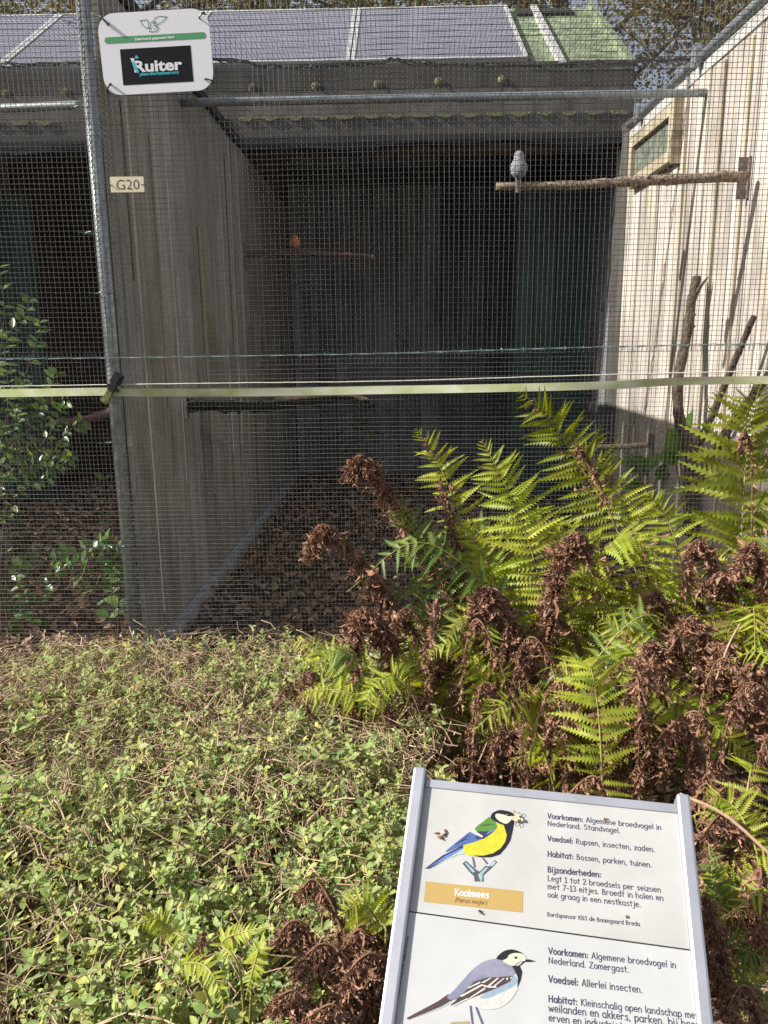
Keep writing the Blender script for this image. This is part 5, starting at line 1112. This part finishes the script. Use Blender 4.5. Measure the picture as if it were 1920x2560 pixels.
# withered fronds
WB_ = [
 (fB, ((1060,1480,2.42),(1010,1330,2.45),(930,1190,2.48),(865,1090,2.5),(815,1015,2.5),(780,980,2.48),(755,1005,2.46)), 0.105, 80),
 (fB, ((960,1480,2.36),(885,1350,2.4),(838,1280,2.42),(785,1210,2.43),(725,1145,2.44),(690,1135,2.43),(665,1185,2.42)), 0.10, 76),
 (fH, ((880,1560,2.3),(860,1420,2.3),(820,1335,2.29),(778,1315,2.28),(768,1400,2.27),(772,1560,2.26)), 0.095, 120),
 (fB, ((1150,1560,2.28),(1125,1400,2.29),(1080,1295,2.3),(1048,1265,2.29),(1025,1330,2.27)), 0.11, 80),
 (fA, ((1195,1460,2.28),(1187,1310,2.29),(1212,1190,2.3),(1245,1148,2.29),(1262,1190,2.28)), 0.10, 85),
 (fB, ((1010,1330,2.5),(990,1190,2.52),(968,1100,2.53),(950,1030,2.53)), 0.06, 34),
 (fB, ((960,1700,2.2),(930,1560,2.22),(925,1430,2.24),(945,1290,2.26)), 0.075, 34),
 (fC, ((1480,1530,2.3),(1455,1370,2.32),(1425,1280,2.32),(1390,1290,2.3)), 0.09, 55),
 (fC, ((1560,1540,2.28),(1580,1370,2.3),(1565,1240,2.32),(1525,1260,2.3)), 0.09, 55),
 (fC, ((1640,1520,2.25),(1655,1300,2.27),(1630,1170,2.28),(1590,1230,2.26)), 0.09, 55),
 (fC, ((1500,1560,2.2),(1530,1400,2.2),(1500,1330,2.2),(1460,1370,2.2)), 0.09, 50),
 (fC, ((1620,1320,2.42),(1625,1020,2.44),(1610,930,2.42),(1600,960,2.4)), 0.05, 10),
 (fA, ((1330,1140,2.52),(1290,1030,2.54),(1260,975,2.54),(1245,960,2.53)), 0.05, 20),
 (fD, ((1330,1740,2.02),(1310,1600,2.03),(1265,1535,2.03),(1238,1600,2.0)), 0.075, 48),
 (fD, ((1440,1730,1.98),(1400,1610,2.0),(1350,1585,2.0),(1330,1650,1.97)), 0.075, 48),
 (fD, ((1250,1720,2.0),(1230,1650,2.0),(1270,1580,2.02),(1330,1560,2.02)), 0.07, 40),
 (fD, ((1600,1800,1.75),(1580,1700,1.78),(1545,1650,1.8),(1505,1720,1.76)), 0.07, 48),
 (fE, ((1650,1850,1.5),(1620,1740,1.52),(1570,1700,1.54),(1530,1750,1.5)), 0.065, 44),
 (fE, ((1660,1960,1.4),(1610,1800,1.44),(1560,1760,1.46),(1520,1800,1.42)), 0.06, 40),
 (fE, ((1580,2180,1.1),(1560,2060,1.12),(1540,1980,1.14),(1525,1930,1.15)), 0.05, 24),
 (fE, ((1600,2250,1.05),(1575,2150,1.08),(1550,2090,1.1),(1530,2060,1.1)), 0.05, 22),
 (fG, ((800,2300,1.02),(790,2150,1.06),(740,2060,1.08),(690,2040,1.08),(640,2090,1.06)), 0.06, 60),
 (fG, ((840,2320,1.02),(850,2130,1.07),(810,2060,1.08),(760,2090,1.06),(740,2160,1.04)), 0.06, 60),
 (fG, ((700,2320,1.0),(680,2200,1.02),(640,2140,1.03),(590,2160,1.02)), 0.055, 55),
 (fG, ((760,2340,1.0),(760,2230,1.0),(720,2170,1.0),(660,2200,0.99)), 0.055, 55),
 (fG, ((860,2250,1.08),(870,2040,1.12),(840,2000,1.14),(780,2010,1.14)), 0.05, 40),
 (fG, ((760,2080,1.18),(720,1960,1.22),(680,1900,1.25),(650,1920,1.24)), 0.045, 30),
 (fC, ((1480,1620,2.1),(1440,1420,2.12),(1400,1390,2.12),(1380,1500,2.1)), 0.085, 50),
 (fC, ((1600,1640,2.1),(1590,1430,2.12),(1560,1390,2.12),(1535,1500,2.1)), 0.085, 52),
 (fC, ((1660,1660,2.0),(1650,1470,2.02),(1625,1430,2.02),(1600,1540,2.0)), 0.085, 50),
 (fC, ((1560,1380,2.36),(1540,1200,2.38),(1500,1170,2.38),(1480,1270,2.36)), 0.08, 45),
 (fD, ((1520,1760,1.9),(1500,1600,1.92),(1460,1560,1.92),(1435,1660,1.9)), 0.075, 48),
 (fD, ((1150,1760,2.05),(1120,1620,2.06),(1080,1580,2.06),(1060,1670,2.04)), 0.075, 46),
 (fD, ((1080,1740,2.0),(1040,1660,2.02),(985,1640,2.02),(960,1700,2.0)), 0.065, 40),
 (fB, ((900,1640,2.2),(860,1560,2.22),(830,1530,2.22),(815,1640,2.2)), 0.06, 34),
 (fB, ((1060,1560,2.3),(1000,1430,2.32),(960,1410,2.32),(940,1500,2.3)), 0.075, 46),
 (fE, ((1620,1980,1.42),(1580,1860,1.45),(1550,1820,1.46),(1525,1890,1.44)), 0.06, 44),
 (fE, ((1660,2080,1.25),(1640,1980,1.28),(1600,1960,1.28),(1560,2000,1.26)), 0.05, 36),
 (fE, ((1650,2230,1.0),(1630,2150,1.02),(1600,2130,1.02),(1570,2180,1.0)), 0.045, 30),
 (fG, ((700,2150,1.12),(660,2010,1.15),(630,1990,1.15),(600,2020,1.14)), 0.05, 40),
 (fG, ((830,2120,1.1),(800,2030,1.12),(770,2010,1.12),(740,2060,1.1)), 0.055, 50),
 (fF, ((450,2160,1.14),(440,2080,1.15),(432,2040,1.16),(440,2010,1.16)), 0.03, 14)]
for i, (f, p, s, n) in enumerate(WB_): brown_frond(f, dp(*p), s*1.22, int(n*1.35), 100 + i)
# fronds that fill the clumps, grown from the crowns
def filler(f, n, lmin, lmax, green, seed, hw=0.10, spread=0.12, front=0.0):
    rr = random.Random(seed)
    for k in range(n):
        az = rr.uniform(0, 6.28); L_ = rr.uniform(lmin, lmax); ln = rr.uniform(.35, .8)
        b_ = f.location + Vector((rr.gauss(0, spread), rr.gauss(0, spread*.7), 0)); h = Vector((math.cos(az), math.sin(az)*0.8 - front, 0))
        pts = [b_, b_ + Vector((0,0,L_*.35)) + h*L_*.08*ln, b_ + Vector((0,0,L_*.68)) + h*L_*.3*ln, b_ + Vector((0,0,L_*.86)) + h*L_*.62*ln, b_ + Vector((0,0,L_*(.95 - .35*ln))) + h*L_*.95*ln]
        if max(p.y for p in pts) > YM - 0.06: 
            for p in pts: p.y = min(p.y, YM - 0.06 - rr.random()*0.05)
        if rr.random() < green: green_frond(f, pts, hw*rr.uniform(.7,1.2), 26, rr.choice(('fern_green','fern_green','fern_deep','fern_olive')), (h*-0.2 + Vector((-.1,-.35,.8))), seed*50 + k, False, rr.choice((0, 0, 0.1, 0.3)), t0=0.25)
        else:
            e = b_ + Vector((0,0,L_*.8)) + h*L_*.3
            brown_frond(f, [b_, b_ + Vector((0,0,L_*.42)) + h*L_*.08, e, e + h*L_*.1 + Vector((0,0,-.02)), e + h*L_*.15 + Vector((0,0,-L_*rr.uniform(.2,.45)))], 0.07*rr.uniform(.7,1.2), 38, seed*50 + k)
filler(fA, 15, .6, .95, .65, 201, .14); filler(fB, 14, .5, .8, .6, 202, .12, .12); filler(fC, 18, .6, .95, .38, 203, .14); filler(fD, 24, .45, .75, .5, 204, .12, .2, .1)
filler(fE, 13, .3, .55, .5, 205, .07, .12); filler(fH, 4, .35, .5, .6, 206, .08, .06); filler(fF, 3, .25, .36, .8, 207, .035, .04); filler(fG, 5, .25, .4, .1, 208, .05, .08)
fI = thing('fern', (1.45, 2.2, 0), 'brown and green fern cut off by the right picture edge', 'fern', 'ferns in front of the cage'); filler(fI, 14, .6, .95, .35, 209, .12, .15)
fJ = thing('fern', (1.25, 1.75, 0), 'mostly withered fern at the right edge, above the board corner', 'fern', 'ferns in front of the cage'); filler(fJ, 16, .45, .78, .25, 210, .09, .15)
fK = thing('fern', (0.42, 2.25, 0), 'brown and green fern in the shade between hedge and board', 'fern', 'ferns in front of the cage'); filler(fK, 14, .4, .68, .6, 211, .11, .14)
# dry stalks
for k, (a, b_) in enumerate((((1700,1985,1.5),(1930,2140,1.3)), ((1790,1700,1.9),(1850,1560,1.95)))):
    g = G(); g.tube(spline([PY(*a), (PY(*a) + PY(*b_))/2 + Vector((0,0,.02)), PY(*b_)], 8), 0.003, 5)
    tag(build('dry_stalk', g, M['twig']), ('dry straight stalk lying slanted right of the board' if k == 0 else 'dry upright stalk among withered fronds at the right edge'), 'stalk')

# ------------------------------------------------------------------ plants inside the cage
def leafy(root, pts, mat, s, n, seed, pairs=True, r=0.003):
    rr = random.Random(seed); sp = spline(pts, 24); g = G(); g.tube(sp, [r*(1 - .7*i/23) for i in range(24)], 5, False); st = build('stem', g, M['bark'], root)
    for k in range(n):
        t = 0.2 + 0.8*k/max(1, n-1); i = min(22, int(t*23)); p = sp[i]; tan = (sp[i+1]-sp[i]).normalized()
        for sg in (-1, 1):
            sd = tan.cross(Vector((rr.gauss(0,.5), -1, rr.gauss(0,.5)))).normalized()*sg; d = (sd + tan*.5 + Vector((0,0,rr.gauss(-.1,.25)))).normalized(); v = rr.randrange(4); ls = s*rr.uniform(.7,1.2)
            me = leaf_me.setdefault((v, mat), None)
            if me is None:
                V, F = LEAF[v]; me = meshdata('leaf', [tuple(p_) for p_ in V], [tuple(q) for q in F.tolist()], True); me.materials.append(M[mat]); leaf_me[(v, mat)] = me
            o = bpy.data.objects.new('leaf', me); col.objects.link(o); o.parent = root; o.matrix_parent_inverse = Matrix.Translation(-root.location); o.matrix_basis = frame(p, d, (rr.gauss(-.3,.3), -0.7, 1), (ls, ls, ls))
leaf_me = {}
b0 = PY(-40, 1250, 3.5); b0.z = 0; bush = thing('leafy_shrub', b0, 'leafy green shrub at the left edge of the left bay, behind the mesh', 'shrub')
for k, q in enumerate((((20,1050),(15,860),(60,790),(75,740)), ((40,1050),(60,950),(95,850),(100,800)), ((-20,1100),(0,900),(10,760),(-5,650)), ((60,1200),(110,1060),(130,960),(145,930)), ((0,1250),(60,1100),(110,1010),(180,1000)), ((-20,1200),(30,1100),(60,1000),(50,960)), ((30,1250),(120,1150),(170,1080),(215,1050)), ((-30,1200),(20,1150),(80,1120),(150,1120)), ((0,1200),(40,1130),(30,1060),(40,1010)), ((-10,1250),(60,1180),(110,1150),(165,1165)), ((0,1250),(90,1130),(140,1060),(160,1015)), ((-20,1200),(50,1090),(90,1040),(95,980)), ((-30,1200),(10,1080),(20,980),(15,920)), ((20,1300),(80,1210),(130,1190),(190,1130)))):
    leafy(bush, [b0 + Vector((rnd.gauss(0,.03), rnd.gauss(0,.03), 0))] + [PY(x, y, 3.45 + 0.06*(k % 4)) for x, y in q], 'bush_leaf', 0.05, 12, 300 + k)
b0 = PY(290, 1560, 3.4); b0.z = 0; sh2 = thing('leafy_shrub', b0, 'low shrub with rounded leaves beside the foot of the post, left bay', 'shrub')
for k, q in enumerate((((290,1420),(240,1370),(160,1390)), ((300,1420),(285,1380),(250,1350)), ((280,1450),(300,1400),(292,1375)), ((250,1480),(190,1420),(130,1400)), ((300,1460),(275,1430),(290,1460)))):
    leafy(sh2, [b0] + [PY(x, y, 3.3 + .03*k) for x, y in q], 'bush_leaf', 0.07, 9, 320 + k)
b0 = PY(60, 1620, 3.5); b0.z = 0; sh3 = thing('leafy_shrub', b0, 'sparse trailing shrub at the lower left behind the mesh', 'shrub')
for k, q in enumerate((((60,1500),(40,1450),(60,1400)), ((100,1500),(130,1440),(170,1400)), ((40,1560),(20,1500),(-10,1480)), ((120,1560),(60,1540),(10,1520)), ((60,1450),(30,1380),(10,1350)), ((90,1480),(60,1420),(90,1380)))):
    leafy(sh3, [b0] + [PY(x, y, 3.45 + .05*k) for x, y in q], 'bush_leaf', 0.06, 8, 340 + k)
b0 = PY(268, 1400, 5.0); b0.z = 0; sh4 = thing('leafy_shrub', b0, 'thin upright seedling on the litter at the back of the left bay', 'shrub'); leafy(sh4, [b0, PY(262, 1300, 5.0), PY(258, 1190, 5.0)], 'bush_leaf', 0.07, 7, 350)
b0 = PY(880, 1240, 7.6); b0.z = 0; sh5 = thing('leafy_shrub', b0, 'dim green sapling at the back of the middle bay under the black perch', 'shrub')
for k, q in enumerate((((890,1130),(900,1050)), ((870,1150),(840,1090)), ((900,1150),(950,1080)), ((880,1140),(920,1010)))): leafy(sh5, [b0] + [PY(x, y, 7.6) for x, y in q], 'bush_leaf', 0.11, 6, 360 + k)
b0 = PY(1740, 1350, 4.3); b0.z = 0; dock = thing('broad_leaved_plant', b0, 'broad-leaved green plant between the bare branches at the right partition', 'plant')
BIGL = leaf_template(8, 0.62, 0.25, 0.25); bm_ = meshdata('leaf', [tuple(p) for p in BIGL[0]], [tuple(q) for q in BIGL[1].tolist()], True); bm_.materials.append(M['broad_leaf'])
def big_leaf(root, a, b_, nrm=(-.5,-.6,.5)):
    d = b_ - a; g = G(); g.tube([root.location, root.location.lerp(a, .6) + Vector((0,0,.05)), a], 0.005, 5, False); build('stalk', g, M['rachis'], root)
    o = bpy.data.objects.new('leaf', bm_); col.objects.link(o); o.parent = root; o.matrix_parent_inverse = Matrix.Translation(-root.location); o.matrix_basis = frame(a, d, nrm, (d.length,)*3)
for a, b_ in (((1725,1085),(1762,1005)), ((1760,1075),(1735,1015)), ((1700,1150),(1672,1075)), ((1710,1100),(1690,1065)), ((1690,1160),(1660,1130)), ((1760,1110),(1790,1050))): big_leaf(dock, PY(*a, 4.25), PY(*b_, 4.22))
b0 = PY(1600, 1400, 4.6); b0.z = 0; dk2 = thing('broad_leaved_plant', b0, 'darker broad-leaved plant below the short low perch', 'plant')
for a, b_ in (((1600,1180),(1550,1140)), ((1610,1180),(1660,1125)), ((1600,1190),(1570,1170)), ((1620,1190),(1590,1130)), ((1640,1200),(1690,1150)), ((1620,1220),(1560,1210)), ((1650,1270),(1610,1230)), ((1660,1280),(1700,1240)), ((1600,1300),(1560,1260))): big_leaf(dk2, PY(*a, 4.6), PY(*b_, 4.55), (-.2,-.5,.8))

# ------------------------------------------------------------------ trees behind
QUAD = (np.array([(0,0,0),(.5,.32,.05),(1,0,0),(.5,-.32,.05)]), np.array([(0,1,2),(0,2,3)]))
QUAD = (QUAD[0], np.array([(0,2,1),(0,3,2)]))
def tree(x, y, h, cr, label, seed, nl=21000):
    rr = random.Random(seed); root = thing('tree', (x, y, 0), label, 'tree', 'trees behind the shelter'); g = G(); tips = []
    top = Vector((x + rr.gauss(0,.3), y, h*.8)); tr = spline([(x, y, 0), (x + rr.gauss(0,.15), y + rr.gauss(0,.1), h*.3), top], 12); g.tube(tr, [0.16*(1 - .75*i/11) for i in range(12)], 8)
    for k in range(16):
        i = rr.randrange(3, 11); az = rr.uniform(0, 6.28); L_ = cr*rr.uniform(.6, 1.05); p = tr[i]; q = p + Vector((math.cos(az)*L_, math.sin(az)*L_, L_*rr.uniform(.2,.9)))
        bs = spline([p, p.lerp(q, .5) + Vector((rr.gauss(0,.15), rr.gauss(0,.15), .1)), q], 8); g.tube(bs, [0.06*(1-.85*j/7) for j in range(8)], 5); tips += bs[2:]
        for m_ in range(3):
            j = rr.randrange(2, 7); e = bs[j] + Vector((rr.gauss(0,.5), rr.gauss(0,.5), rr.gauss(.2,.4))); g.tube([bs[j], (bs[j]+e)/2 + Vector((0,0,.06)), e], [.02,.014,.005], 4); tips += [e, (bs[j]+e)/2]
    build('trunk', g, M['trunk'], root, True); c = Cloud()
    for k in range(nl):
        t = rr.choice(tips); s = rr.uniform(.05, .12); p = t + Vector((rr.gauss(0,.32), rr.gauss(0,.32), rr.gauss(0,.3)))
        c.put(*QUAD, frame(p, (rr.gauss(0,1), rr.gauss(0,1), rr.gauss(-.2,.7)), (rr.gauss(0,.7), rr.gauss(0,.7), 1), (s, s, s)))
    c.done('crown', M['tree_leaf'], root)
for k, (x, y, h, cr, lab) in enumerate(((5.2, 12.5, 8.0, 2.3, 'slender tree right of the mossy roof end, sky showing through its crown'), (7.6, 14.0, 9.5, 2.8, 'tree above the top edge of the sunlit partition'), (3.0, 15.5, 10.0, 2.9, 'tree directly behind the mossy roof end'), (0.2, 14.5, 9.5, 2.9, 'tree behind the roof above the long pipe'), (-2.6, 15.0, 10.0, 3.0, 'tree behind the roof just right of the sponsor sign'), (-5.4, 14.5, 9.5, 2.9, 'tree above the roof at the top left corner'), (-8.6, 16, 10, 3.0, 'farthest left tree behind the roof'))):
    tree(x, y, h, cr, lab, 400 + k)
